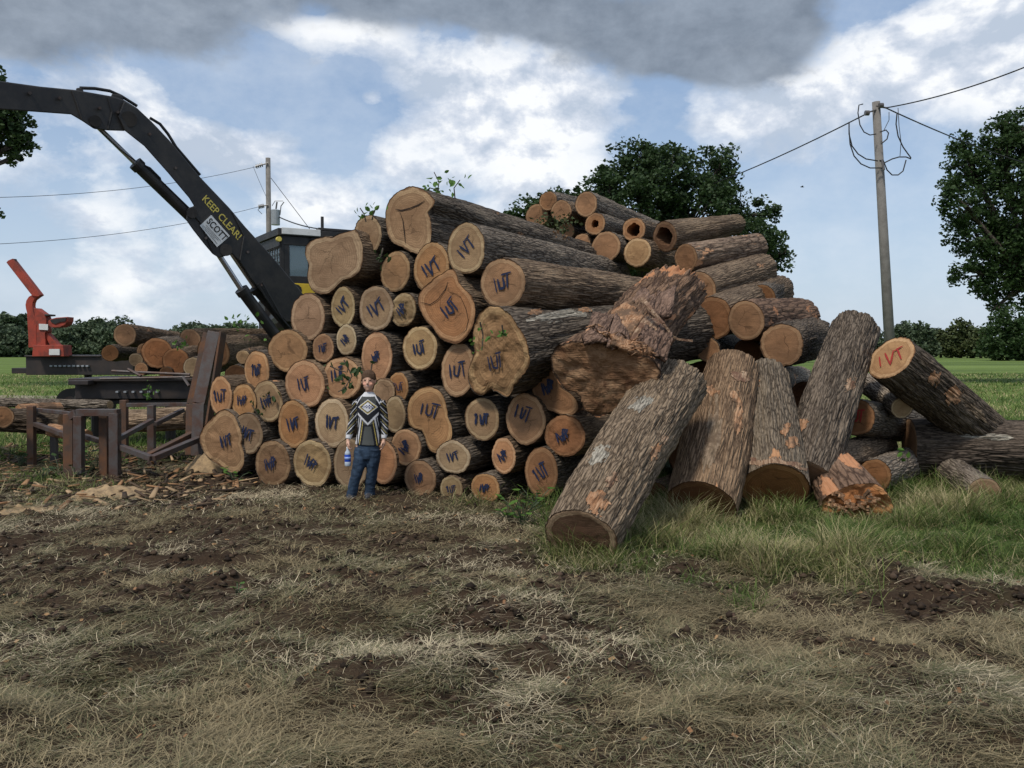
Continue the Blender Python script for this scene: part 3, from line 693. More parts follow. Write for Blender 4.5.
st(293, 424.5, 14.5, 23.5, 0, 'face_orange', (1, 8), 'oval log end with a pale sapwood ring and dark heart letters, left of centre row')
st(332.2, 422.8, 16.5, 24, 0, 'face', (1, -12), 'tall smooth log end touching the boy\'s sleeve on the left')
st(227, 441, 17, 30, 0, 'face_grey', (1, 5), 'big cracked double-lobed log end at the lower left corner of the pile',
   poly=zp(190, 325, [(38, 450), (50, 415), (75, 380), (100, 350), (130, 335), (165, 350), (190, 390), (200, 470), (210, 550), (190, 580), (155, 578), (110, 545), (60, 505)]), rough=.02, fc=(1.05, .95, .82))
st(247.5, 433.5, 13.5, 20, 0, 'face_grey', (1, -20), 'cracked grey log end wedged right of the double-lobed one', rough=.015)
st(272.5, 463.4, 16, 22, 0, 'face_grey', (3, 10), 'dark weathered bottom log end with a nearly illegible mark', fc=(.75, .68, .6), rough=.02)
st(311.6, 463.4, 17.5, 23, 0, 'face', (3, -30), 'cracked bottom log end with slanting smudged blue mark, left of the boy\'s legs', rough=.015)
st(350, 465, 16, 25, 0, 'face', None, 'bottom log end half hidden behind the boy\'s left-hand leg and the bottle')
st(383, 462, 13, 22, 0, 'face', None, 'bottom log end half hidden behind the boy\'s right-hand leg')
st(384, 391, 10.5, 12.5, 0, 'face_grey', None, 'small dim log end showing between the boy\'s face and his shoulder')
st(394.5, 414, 10, 18, 0, 'face_pale', None, 'split pale log end showing past the boy\'s right-hand sleeve', L=3)
st(405.8, 447, 15, 18.5, 0, 'face', (3, 55), 'round log end with a slanted diamond-like blue scrawl beside the boy\'s hand')
st(432, 418, 23, 33, 0, 'face', (0, -5), 'kidney-shaped double log end with blue letters in its upper lobe', mat_at=(-.02, .09),
   poly=zp(380, 325, [(105, 350), (118, 290), (150, 255), (195, 240), (235, 260), (258, 310), (264, 360), (282, 410), (275, 465), (240, 502), (205, 502), (186, 480), (178, 440), (165, 412), (130, 405), (112, 390)]), wob=.01)
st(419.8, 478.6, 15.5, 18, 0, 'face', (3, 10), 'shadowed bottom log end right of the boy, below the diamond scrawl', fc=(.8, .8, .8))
st(453, 457, 17, 16.5, 0, 'face_pale', (1, 6), 'pale yellow-cream log end lying low below the kidney-shaped one')
st(482, 419, 17, 21.5, 0, 'face', (2, 3), 'round log end with crisp blue letters right of the kidney-shaped one')
st(525.5, 419, 20, 26, 0, 'face', (0, -14), 'largest round log end of the lower right rows, blue letters near its top', mat_at=(-.03, .06))
st(503.5, 455.8, 12, 18.5, 0, 'face_orange', (3, 40), 'small orange log end with steep blue scrawl low in the pile')
st(485, 488, 14, 14.5, 0, 'face_orange', (3, 0), 'half-sunk orange bottom log end in the grass, rightmost of the two small ones')
st(451.5, 489, 11, 12.5, 0, 'face_pale', (2, 3), 'smallest half-sunk pale bottom log end in the grass')
butt = st(500, 352, 28, 42, 0, 'face_grey', (0, 5), 'flared butt log with pale folded wood and blue letters, mossy debris on top', dY=-.45, L=3.6, daz=20, el=5, mat_at=(-.05, -.10),
   poly=zp(380, 325, [(345, 205), (355, 160), (375, 110), (365, 50), (375, -20), (400, -60), (450, -75), (505, -50), (540, 0), (575, 60), (590, 150), (560, 200), (530, 240), (500, 283), (465, 262), (430, 250), (410, 278), (365, 268)]), fc=(1.1, 1.0, .8), rough=.03, wob=.02, NA=96, depth=.03,
   radf=lambda s: 1-.16*min(s/.8, 1), bark='bark')
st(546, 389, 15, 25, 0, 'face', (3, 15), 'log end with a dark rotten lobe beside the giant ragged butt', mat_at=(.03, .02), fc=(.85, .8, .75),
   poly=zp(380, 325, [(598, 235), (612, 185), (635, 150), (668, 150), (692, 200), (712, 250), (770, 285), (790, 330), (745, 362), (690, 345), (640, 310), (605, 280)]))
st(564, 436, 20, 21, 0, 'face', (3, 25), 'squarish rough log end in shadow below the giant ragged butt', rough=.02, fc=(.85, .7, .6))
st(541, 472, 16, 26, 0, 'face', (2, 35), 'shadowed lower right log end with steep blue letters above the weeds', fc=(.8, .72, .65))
# dark seam pieces on the multi-sided top log
mb = MB(); C0 = big_c[1]; r_ = big_c[0]; Mi = C0.inverted(); axw = -Vector((C0[0][2], C0[1][2], C0[2][2]))
def on_face(L_, pts, w, name, mat, z=.008):
    root, M0, _ = L_; Mi_ = M0.inverted(); ax_ = -Vector((M0[0][2], M0[1][2], M0[2][2])); m = MB(); vs = []; fs = []
    q = [px_local(Mi_, M0.translation, ax_, x, y) for x, y in pts]
    for i, (x, y) in enumerate(q):
        a = q[max(i-1, 0)]; b = q[min(i+1, len(q)-1)]; dx, dy = b[0]-a[0], b[1]-a[1]; l = math.hypot(dx, dy) or 1; ww = w*(.3 if i in (0, len(q)-1) else random.uniform(.7, 1.3))
        vs += [(x-dy/l*ww, y+dx/l*ww, z), (x+dy/l*ww, y-dx/l*ww, z)]
        if i: k = 2*i; fs.append((k-2, k-1, k+1, k))
    me = bpy.data.meshes.new(name); me.from_pydata(vs, [], fs); link(name, me, mat, root)
M['crack'] = m_plain('dark_crack', (.03, .017, .01), .95, dirt=.3)
on_face(big_c, zp(190, 170, [(925, 122), (900, 138), (870, 150), (835, 160), (810, 155)]), .009, 'crack', M['crack'])
on_face(big_c, zp(190, 170, [(828, 165), (840, 200), (845, 240), (850, 290)]), .009, 'crack', M['crack'])
on_face(fork, zp(400, 170, [(190, 440), (180, 470), (150, 510), (120, 530), (80, 520)]), .006, 'crack', M['crack'])
on_face(fork, zp(400, 170, [(205, 480), (240, 500), (262, 550), (270, 590), (262, 630), (225, 660)]), .004, 'crack', M['crack'])

# ---- smaller pile up behind on the right
G2 = 'smaller logs in the upper right pile'
def two(px, py, Y, qx, qy, QY, r, label, face='face', hollow=0, r2=None, **kw):
    C = P(px, py, Y); E = P(qx, qy, QY); L = (E-C).length; b = r*Y/F; j = rng.uniform(.9, 1.15); bj = rng.uniform(.8, 1.3)
    return log('log', C, E-C, L, b, b*rng.uniform(.95, 1.08), rng.uniform(0, 90), face=face, hollow=hollow, label=label, group=kw.pop('group', G2), fcolor=kw.pop('fcolor', (j, j*.98, j*.95)), color=kw.pop('color', (bj, bj, bj)), taper=(r2*QY/F/b if r2 else .9), bark=kw.pop('bark', rng.choice(['bark', 'bark_brown', 'bark_grey'])), NA=kw.pop('NA', 64), **kw)
two(548, 201, 14.6, 618, 214, 18.5, 9.5, 'log with ringed end, uppermost left of the upper right pile', face='face_orange')
two(561, 211, 14.2, 632, 226, 18, 11, 'log with thick pale rim and brown centre beside the uppermost ringed one')
two(586, 204, 14.0, 676, 243, 18.2, 12, 'longest upper log, its bark trunk running down to the right behind the others', bark='bark_grey', r2=11)
two(537, 216, 14.8, 600, 240, 18, 12, 'log end half hidden behind the moss of the largest top log')
two(595, 224, 13.9, 655, 240, 17, 11, 'log with a small hollow at the heart of its orange ring', face='face_orange', hollow=.36)
two(633.6, 229.7, 13.8, 690, 246, 17, 12, 'log with a wide dark hollow core', face='face_orange', hollow=.55)
two(545, 236, 14.3, 605, 255, 17.5, 9, 'dim log end low behind the leafy debris')
two(566, 231, 14.4, 620, 248, 17.5, 8.5, 'narrow log end between leaf litter and the thick-rimmed one')
two(582, 243, 14.1, 640, 258, 17, 9.5, 'low broad log end peeping over the largest top trunk')
two(605.7, 247, 13.7, 662, 263, 17, 15.5, 'big dull tan log end left of the bright round one', face='face')
two(637.4, 252.3, 13.3, 700, 268, 16.6, 14.5, 'bright fresh-cut round log end in the middle of the upper pile', face='face_pale', fcolor=(1.3, 1.15, 1.0))
two(664.8, 236.5, 13.4, 737, 224, 14.6, 15, 'dark hollow-ended log pointing right along the top', face='face_grey', hollow=.62, r2=9, bark='bark_brown', fcolor=(.6, .5, .45))
two(686, 258, 12.6, 756, 247, 13.8, 14, 'log with peeled orange and tan patches lying across the upper right', face='face', r2=12.5, bark='bark_torn', fcolor=(.8, .75, .7))
two(700, 289, 12.2, 762, 269, 13.6, 17, 'smooth grey-brown log sloping up to the right below the peeled one', face='face', r2=15, bark='bark_brown')
two(712, 318, 11.6, 778, 292, 13.8, 22, 'log with a broad angular shaded end left of the ringed square one', face='face', fcolor=(.85, .72, .62))
two(746, 320, 11.3, 803, 317, 12.9, 19, 'log with squarish ringed end and shaggy bark, third from the right', face='face', bark='bark_torn', color=(.8, .7, .65), r2=17)
two(781.6, 345, 10.9, 812, 338, 12.6, 21, 'round log with bold growth rings and rough black bark, right end of the pile', face='face', r2=20, bark='bark', color=(.7, .65, .6), depth=.035)
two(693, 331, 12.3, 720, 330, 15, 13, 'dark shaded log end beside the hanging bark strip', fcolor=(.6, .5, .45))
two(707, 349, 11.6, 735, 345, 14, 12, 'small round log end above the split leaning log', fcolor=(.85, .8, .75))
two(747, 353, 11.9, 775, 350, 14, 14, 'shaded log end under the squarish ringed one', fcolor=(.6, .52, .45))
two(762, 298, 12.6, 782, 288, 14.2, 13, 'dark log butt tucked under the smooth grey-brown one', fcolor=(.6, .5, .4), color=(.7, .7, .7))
two(764, 384, 11.6, 800, 380, 14, 17, 'shadowed log in the gap behind the two upright leaning logs', fcolor=(.5, .4, .35))  # gap shade put into darker tints, here and on the shadowed logs below
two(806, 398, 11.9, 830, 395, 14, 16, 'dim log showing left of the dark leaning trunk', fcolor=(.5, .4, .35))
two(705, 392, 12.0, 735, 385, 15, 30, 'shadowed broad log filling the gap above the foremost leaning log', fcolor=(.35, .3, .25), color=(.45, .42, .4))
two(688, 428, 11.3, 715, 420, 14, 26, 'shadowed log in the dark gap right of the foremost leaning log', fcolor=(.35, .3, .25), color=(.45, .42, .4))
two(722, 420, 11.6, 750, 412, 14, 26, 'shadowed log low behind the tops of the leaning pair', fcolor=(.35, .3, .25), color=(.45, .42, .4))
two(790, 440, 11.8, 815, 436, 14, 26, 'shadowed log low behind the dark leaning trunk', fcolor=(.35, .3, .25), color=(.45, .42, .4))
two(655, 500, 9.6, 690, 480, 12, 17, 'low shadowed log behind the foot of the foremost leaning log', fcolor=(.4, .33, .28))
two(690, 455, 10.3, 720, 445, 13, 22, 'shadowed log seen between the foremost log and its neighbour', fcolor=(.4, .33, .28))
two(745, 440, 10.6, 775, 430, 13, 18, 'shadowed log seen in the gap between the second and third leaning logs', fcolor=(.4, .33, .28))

# ---- the big loose logs in front
G3 = 'loose logs tumbled against the pile'
giant = log('log', P(603, 378, 8.9), P(672, 294, 10.9)-P(603, 378, 8.9), 2.5, poly=zp(530, 250, [(80, 420), (100, 385), (140, 365), (240, 372), (320, 380), (380, 395), (440, 415), (485, 430), (512, 470), (500, 530), (465, 555), (430, 575), (370, 620), (310, 640), (270, 655), (230, 640), (208, 620), (200, 580), (180, 560), (140, 550), (110, 510), (88, 465)]),
    face='face_rough', bark='bark_torn', label='giant ragged butt log with torn splinters and bark, overhanging the middle of the pile', group=G3, fcolor=(1, 1, 1), color=(.85, .74, .66), NA=140, NS=70, depth=.045, wob=.02, rough=.035, radf=lambda s: 1-.19*min(s/.7, 1), bend=(0, .05))
gr, gM, gR = giant
def plate(root, corners, th, mat, name, bumps=.02, nu=10, nv=8, seed=1, ragged=.06):
    """slab of torn wood or bark through four corner points"""
    a, b, c, d = [Vector(p) for p in corners]; nrm = (b-a).cross(d-a).normalized()
    if nrm.y > 0: nrm = -nrm
    mb = MB(); top = []; bot = []
    for j in range(nv+1):
        for i in range(nu+1):
            u, v_ = i/nu, j/nv; e = float(vnoise(i*.9+seed, j*.7, seed, 91))-.5; e2 = float(vnoise(i*.5, j*2.3+seed, seed, 93))-.5
            uu = u+ragged*e*(1 if 0 < j < nv else 2.2); vv = v_+ragged*e2*(1 if 0 < i < nu else 2.4)
            p = a*(1-uu)*(1-vv)+b*uu*(1-vv)+c*uu*vv+d*(1-uu)*vv+nrm*(bumps*2*e2+.03*math.sin(u*math.pi)); top.append(p+nrm*th/2); bot.append(p-nrm*th/2)
    n = (nu+1)*(nv+1); fs = []
    for j in range(nv):
        for i in range(nu):
            k = j*(nu+1)+i; fs.append((k, k+1, k+nu+2, k+nu+1)); fs.append((n+k, n+k+nu+1, n+k+nu+2, n+k+1))
    for i in range(nu):
        fs.append((i, n+i, n+i+1, i+1)); k = nv*(nu+1)+i; fs.append((k, k+1, n+k+1, n+k))
    for j in range(nv):
        k = j*(nu+1); fs.append((k, k+nu+1, n+k+nu+1, n+k)); k += nu; fs.append((k, n+k, n+k+nu+1, k+nu+1))
    mb.add(top+bot, fs); return mb.build(name, mat, root, smooth=True)
Z6 = lambda pts, Ys: [P(530+x/3.938, 250+y/3.938, Y_) for (x, y), Y_ in zip(pts, Ys)]
def ZS(pts, lift=.10): return [P(530+x/3.938, 250+y/3.938, 8.86+max(0, (345-(250+y/3.938)))/80*1.75-lift) for x, y in pts]
for pts, mt, nm, th, sd, lf_ in [
    ([(225, 330), (250, 250), (330, 262), (300, 372)], 'barkplate', 'bark_slab', .05, 5, .12), ([(300, 375), (335, 255), (372, 300), (395, 400)], 'barkplate', 'bark_slab', .04, 6, .20),
    ([(318, 250), (405, 205), (455, 262), (392, 352)], 'splinter', 'torn_wood', .04, 3, .16), ([(392, 352), (452, 262), (520, 285), (470, 400)], 'splinter_pale', 'torn_wood', .04, 8, .14),
    ([(468, 400), (505, 292), (556, 330), (535, 440)], 'barkplate', 'bark_slab', .04, 9, .22), ([(420, 350), (450, 300), (500, 330), (480, 430)], 'barkplate', 'bark_slab', .05, 10, .24),
    ([(400, 205), (448, 150), (500, 190), (478, 262)], 'barkplate', 'bark_slab', .05, 11, .10), ([(478, 262), (500, 170), (575, 150), (560, 262)], 'barkplate', 'bark_slab', .05, 12, .08),
    ([(205, 338), (245, 322), (330, 372), (215, 368)], 'barkplate', 'bark_slab', .05, 13, .2), ([(330, 372), (300, 335), (480, 402), (470, 425)], 'splinter', 'torn_wood', .05, 14, .26)]:
    plate(gr, ZS(pts, lf_), th, M[mt], nm, .018, nu=12, nv=12, seed=sd, ragged=.10)
# splinters sticking out round the torn rim
mb = MB(); r = random.Random(5)
for i in range(40):
    u = r.random(); bx_, by_ = 232+u*250, 300+u*105+r.uniform(-20, 16); p = ZS([(bx_, by_)], .25)[0]
    q = p+Vector((r.uniform(-.09, .09), r.uniform(-.12, -.02), r.uniform(-.06, .05))); mb.tube([p+Vector((0, .08, 0)), p, q], [.016, .012, .003], 4)
mb.build('splinters', M['splinter'], gr)
mb = MB(); pts = [P(530+x/3.938, 250+y/3.938, Y_) for x, y, Y_ in ((440, 190, 9.2), (480, 240, 9.0), (525, 290, 8.9), (560, 340, 8.9), (585, 352, 8.9), (640, 358, 8.9))]
for i in range(len(pts)-1): mb.bar(pts[i], pts[i+1], .05-.006*i, .022)
mb.build('hanging_strip', M['splinter_pale'], gr)
from mathutils.bvhtree import BVHTree
def peel(L_, cx_, cy_, rx, ry, rot, mat, seed=1, name='bare_wood', lift=.007, n=34):
    """patch of stripped bark that follows the log's own surface"""
    root, M0, _ = L_; me = [c for c in root.children if c.name.startswith('bark')][0].data
    if 'bvh' not in BV.setdefault(root.name, {}): BV[root.name]['bvh'] = BVHTree.FromPolygons([v.co for v in me.vertices], [tuple(p.vertices) for p in me.polygons])
    bv = BV[root.name]['bvh']; Mi = M0.inverted(); o = Mi@Vector((0, 0, CAMZ)); ca, sa = math.cos(math.radians(rot)), math.sin(math.radians(rot)); g_ = {}; vs = []; fs = []
    for j in range(n+1):
        for i in range(n+1):
            u, v_ = (i/n*2-1)*1.15, (j/n*2-1)*1.15; x = cx_+(u*rx*ca-v_*ry*sa); y = cy_+(u*rx*sa+v_*ry*ca)
            if math.hypot(u, v_) > .12+1.65*float(fbm(u*2.8+seed*3, v_*2.8, seed, 57, 4)): continue
            d = (Mi@P(x, y, 10)-o).normalized(); h = bv.ray_cast(o, d)
            if h[0] is None: continue
            nn = h[1] if h[1].dot(d) < 0 else -h[1]; g_[i, j] = len(vs); vs.append(h[0]+nn*lift)
    for j in range(n):
        for i in range(n):
            k = [(i, j), (i+1, j), (i+1, j+1), (i, j+1)]
            if all(q in g_ for q in k): fs.append(tuple(g_[q] for q in k))
    if not fs: return
    m2 = bpy.data.meshes.new(name); m2.from_pydata(vs, [], fs)
    for p in m2.polygons: p.use_smooth = True
    link(name, m2, M[mat], root)
BV = {}
def lean(px, py, Y, qx, qy, QY, r, label, **kw):
    C = P(px, py, Y); E = P(qx, qy, QY); L = (E-C).length
    return log('log', C, E-C, L, r*Y/F, r*Y/F*kw.pop('sq', 1.0), kw.pop('tilt', 0), label=label, group=G3, NA=kw.pop('NA', 150), NS=kw.pop('NS', int(L/.028)), taper=kw.pop('taper', .92), **kw)
# foremost: leans up and back to the right; its foot lies on the mud
f1 = lean(581, 537, 6.95, 674, 384, 9.15, 39, 'foremost leaning log, pale-ringed dark cut foot on the mud, ridged grey bark', face='face_sap', bark='bark_grey', fcolor=(1, 1, 1), color=(1.05, .95, .82), sq=.84, depth=.022, taper=1.12, bend=(0, .03))
f2 = lean(701, 507, 8.75, 733, 372, 10.35, 36, 'second leaning log with smooth tan split bark, foot in the grass', face='face', bark='bark_brown', fcolor=(.6, .5, .42), color=(1.15, 1.05, .95), depth=.014, taper=.9)
f3 = lean(774, 489, 9.15, 764, 378, 10.6, 34, 'third leaning log, grey bark stripped to raw wood round its foot', face='face', bark='bark_grey', fcolor=(.85, .7, .5), color=(.85, .82, .76), depth=.022, taper=.80)
f4 = lean(806, 480, 9.5, 855, 330, 11.2, 27, 'tall dark trunk leaning steeply to the right, knob of torn orange wood on it', face='face_grey', bark='bark', color=(.95, .9, .85), depth=.026, taper=1.0, bend=(0, .05))
# broken splinters on the third log's foot
mb = MB(); r = random.Random(9)
for i in range(60):
    x = 744+r.random()*66; y = 466+8*math.sin((x-744)/66*3.1)*-1+r.uniform(-5, 6); p = P(x, y, 8.97); q = p+Vector((r.uniform(-.09, .09), -.02, r.uniform(-.05, .03))); mb.bar(p+Vector((0, .06, .02)), q, r.uniform(.012, .05), .010)

def poly_log(cx_, cy_, Y, qx, qy, QY, poly, label, **kw):
    C = P(cx_, cy_, Y); E = P(qx, qy, QY); return log('log', C, E-C, (E-C).length, poly=poly, label=label, group=G3, NA=kw.pop('NA', 120), NS=kw.pop('NS', int((E-C).length/.035)), **kw)
C5 = P(891, 358, 10.4); ax5 = Vector((.80, .42, -.50)).normalized()
f5 = log('log', C5, ax5, 2.7, .30, .27, 30, face='face_pale', bark='bark', label='tilted log with bright upward-facing end lettered in red, dark bark with orange patches', group=G3, mark=(1, 22), mcol='red', msize=.21, fcolor=(1.25, 1.05, .9), color=(.8, .75, .7), NA=140, NS=80, depth=.026)
f6 = log('log', P(909, 447, 11.3), Vector((1, -.17, .0)), 5.0, .36, .36, 0, face='face', bark='bark', label='long black log lying level along the ground and running out of the photo at right', group=G3, color=(.62, .58, .56), NA=130, NS=150, depth=.026)
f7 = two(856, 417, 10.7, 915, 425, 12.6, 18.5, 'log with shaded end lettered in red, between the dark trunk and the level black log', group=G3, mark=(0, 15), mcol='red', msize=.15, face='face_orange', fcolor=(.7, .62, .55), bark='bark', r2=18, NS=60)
f8 = two(905, 412, 10.8, 868, 386, 12.4, 13, 'short bleached grey log with pale tip wedged under the tilted red-lettered log', group=G3, bark='bark_grey', face='face_pale', color=(1.3, 1.3, 1.3), taper=1.0) if False else log('log', P(902, 408, 10.75), P(866, 384, 11.9)-P(902, 408, 10.75), 1.5, .13, .13, 0, face='face_pale', bark='bark_grey', label='short bleached grey log with pale tip wedged under the tilted red-lettered log', group=G3, color=(1.3, 1.3, 1.3), NS=40)
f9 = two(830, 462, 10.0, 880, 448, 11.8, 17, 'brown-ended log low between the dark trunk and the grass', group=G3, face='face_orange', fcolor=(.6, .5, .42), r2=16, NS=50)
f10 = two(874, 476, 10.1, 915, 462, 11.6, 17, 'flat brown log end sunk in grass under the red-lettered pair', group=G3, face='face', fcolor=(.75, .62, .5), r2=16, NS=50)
f11 = poly_log(857, 502, 8.95, 826, 462, 9.9, [(821, 510), (824, 498), (840, 490), (860, 485), (878, 486), (889, 497), (893, 512), (890, 523), (880, 520), (870, 514), (856, 517), (840, 523), (826, 520)], 'low log with splintered bright orange end facing out of the grass', face='face_orange', bark='bark_torn', fcolor=(1.15, .95, .75), rough=.07, NA=100, color=(.9, .8, .75))
mb = MB(); r = random.Random(19)
for i in range(26):
    x = 828+r.random()*58; y = 494+r.random()*22; p = P(x, y, 8.86); q = P(x+r.uniform(-12, 12), y+r.uniform(-6, 2), 8.80); mb.bar(p, q, .022, .03)
mb.build('splinters', M['face_orange'] if False else M['splinter'], f11[0])
f12 = two(985, 494, 9.9, 945, 470, 11.2, 16, 'half-sunk log end with grey bark in the grass below the level black log', group=G3, face='face_grey', bark='bark_grey', r2=16, NS=40)
f13 = two(992, 424, 11.6, 956, 388, 12.4, 7, 'thin ragged dark log behind the tilted one, sloping down toward the field', group=G3, bark='bark_torn', color=(.5, .45, .4), NS=40)

peel(f1, 598, 503, 11, 15, 30, 'splinter', 3); peel(f1, 612, 480, 5, 9, 35, 'splinter_pale', 4); peel(f1, 655, 452, 5, 9, 20, 'splinter', 5, name='knot'); peel(f1, 664, 440, 4, 6, 0, 'splinter_pale', 6); peel(f1, 640, 404, 14, 7, -30, 'bark_lichen', 7, name='lichen_patch', lift=.003); peel(f1, 600, 455, 12, 8, -40, 'bark_lichen', 8, name='lichen_patch', lift=.003)
peel(f2, 694, 500, 14, 6, 10, 'splinter', 11); peel(f2, 711, 391, 8, 5, 10, 'splinter', 12); peel(f2, 735, 396, 10, 5, 60, 'splinter', 13); peel(f2, 740, 377, 12, 6, 20, 'splinter_pale', 14); peel(f2, 713, 440, 9, 42, 6, 'barkless', 15, lift=.004); peel(f2, 738, 420, 5, 16, 8, 'splinter', 16)
peel(f3, 775, 465, 30, 7, 4, 'splinter_pale', 21); peel(f3, 792, 442, 8, 7, 30, 'splinter', 22); peel(f3, 752, 383, 7, 9, 0, 'splinter', 23); peel(f3, 786, 430, 4, 9, 20, 'splinter', 24)
peel(f4, 800, 424, 10, 7, -20, 'splinter', 31); peel(f4, 850, 385, 5, 8, 20, 'splinter_pale', 32)
peel(f5[:3], 934, 378, 6, 8, 20, 'splinter', 41); peel(f5, 953, 395, 9, 10, 10, 'splinter', 42); peel(f5, 975, 412, 16, 5, 42, 'barkless', 43)
peel(f6, 985, 436, 30, 5, 3, 'bark_lichen', 51, name='lichen_patch', lift=.003); peel(butt, 560, 315, 30, 6, -8, 'bark_lichen', 61, name='lichen_patch', lift=.004); peel(butt, 535, 312, 8, 3, -5, 'splinter', 62); peel(butt, 585, 310, 6, 3, -5, 'splinter', 63); peel(big_c, 520, 236, 5, 3, 30, 'splinter', 64)

# ---- low heap of logs far left, beyond the frame rack
G4 = 'logs heaped beside the trailers at left'
def lf(px, py, r, Y, qx, qy, QY, label, **kw):
    kw['fcolor'] = tuple(x*.8 for x in kw.get('fcolor', (1, 1, 1))); kw.setdefault('color', (.75, .72, .68)); return two(px, py, Y, qx, qy, QY, r, label, group=G4, NA=40, **kw)
lf(125, 335, 11, 17.5, 176, 340, 21, 'log jutting highest at the left end of the far heap, pale end', face='face')
lf(110, 353, 8, 18.5, 150, 352, 22, 'dark low log lying behind the black trailer deck', color=(.5, .5, .5), fcolor=(.6, .5, .4))
lf(136, 360, 6.5, 17, 170, 356, 20, 'small pale log end left of the broad reddish one', face='face_pale')
lf(145.5, 351, 8, 17.2, 190, 350, 21, 'narrow orange log end squeezed against the broad reddish one', face='face_orange')
lf(157, 353, 15, 16.6, 215, 345, 21, 'broadest reddish log end of the far heap', face='face_orange', fcolor=(.9, .75, .65))
lf(176, 361.5, 13, 16.4, 235, 352, 20.5, 'round brown log end right of the broadest reddish one', face='face_orange', fcolor=(.85, .7, .6))
lf(141, 369, 6.5, 16.5, 175, 366, 19, 'small orange log end lowest left in the far heap', face='face_orange')
lf(193, 367, 10, 16, 240, 360, 19, 'pale log end just left of the tall rusty upright in the far heap', face='face_pale')
lf(166, 374, 7, 16.3, 200, 370, 19, 'dark log end beneath the broadest reddish one', fcolor=(.4, .35, .3))
lf(190, 341, 12, 17.8, 268, 338, 21, 'long bark log on top of the far heap, behind the tall rusty upright', bark='bark_brown')
lf(214, 352, 16, 16.8, 275, 345, 20, 'thick mossy log of the far heap between the upright and the tall pile', bark='bark_brown', fcolor=(.5, .45, .4))
lf(243, 357, 7, 15.2, 262, 352, 16.5, 'log with bright split white-tan end right of the tall rusty upright', face='face_pale', fcolor=(1.4, 1.3, 1.2))
lf(236, 376, 11, 15.0, 262, 370, 17, 'dark log filling the gap below the split white-tan one', fcolor=(.35, .3, .25), color=(.5, .5, .5))
# splintered logs on the ground at far left
G5 = 'broken logs lying on the ground at far left'
def gl(px, py, Y, qx, qy, QY, r, label, **kw): return two(px, py, Y, qx, qy, QY, r, label, group=G5, NA=56, NS=60, **kw)
gl(110, 405, 14.2, -30, 402, 15.5, 4.5, 'thin pale pole-like log lying behind the frame rack', face='face_pale', bark='bark_grey')
gl(66, 422, 13.2, -40, 420, 13.6, 12, 'thick dark log lying left of the frame rack', bark='bark', color=(.6, .55, .5))
gl(2, 417, 12.4, -40, 408, 14.5, 11, 'log with orange cut end at the very left edge', face='face_orange')
gl(190, 418, 13.6, 112, 422, 13.8, 11, 'brown log lying behind the posts of the frame rack', bark='bark_brown', face='face')
gl(60, 409, 14, 18, 411, 13.4, 6, 'splintered orange log stub on top of the thick dark one', bark='splinter', face='face_orange')
gl(88, 436, 12.6, 50, 430, 12.8, 6, 'orange broken limb on the ground inside the frame rack', bark='splinter', face='face_orange')
# ---------------------------------------------------------------- steel rack at left
def Pg(px, py): return P(px, py, 1496/(py-HOR))        # a spot on the ground
rack = empty('steel_log_rack', Vector(P(110, 460, 12.0)), 'low rusty steel log rack of square posts and bent rails standing in the weeds', 'log rack')
rack.location.z = 0; bpy.context.view_layer.update()
def postpx(px, y0, y1, Y, w, name='post', mat='rust', d=None):
    a = P(px, y0, Y); b = P(px, y1, Y); b.z = min(b.z, .0); m = MB(); m.bar(a, b, w, d or w, up=(0, 1, 0)); return m.build(name, M[mat], rack, bevel=.006)
postpx(31.5, 406, 450, 12.9, .10); postpx(124, 400, 436, 13.3, .10); postpx(151.5, 405, 446, 12.9, .10, mat='steel'); postpx(54, 426, 447, 13.2, .09, mat='steel')
postpx(70, 414, 470, 11.7, .13); postpx(79, 416, 470, 11.55, .11, mat='steel'); postpx(104.5, 415, 468, 11.75, .11); postpx(115, 413, 470, 11.55, .12, mat='steel')
def rail(pts, w, h, mat='steel', name='rail'):
    m = MB(); pp = [P(*p) for p in pts]
    for i in range(len(pp)-1): m.bar(pp[i], pp[i+1], w, h)
    return m.build(name, M[mat], rack, bevel=.005)
rail([(72, 417, 11.62), (78, 412.5, 11.58), (119, 412.5, 11.55)], .12, .09, name='top_beam')
rail([(118, 439, 11.7), (152, 420.5, 12.7)], .07, .06); rail([(118, 446, 11.6), (152, 458.5, 11.25)], .08, .07); rail([(152, 458.5, 11.25), (200, 438.5, 12.2)], .10, .07); rail([(148, 456, 11.5), (192, 434, 12.4)], .09, .07, 'rust')
rail([(155, 424, 12.8), (183, 410, 13.4)], .07, .06); rail([(127, 405, 13.2), (189, 404.5, 13.2)], .06, .06); rail([(35, 424, 12.9), (66, 435, 12.3)], .08, .06); rail([(84, 436, 12), (122, 448, 11.8)], .08, .06); rail([(30, 409, 13.2), (75, 414, 12.2)], .05, .05)
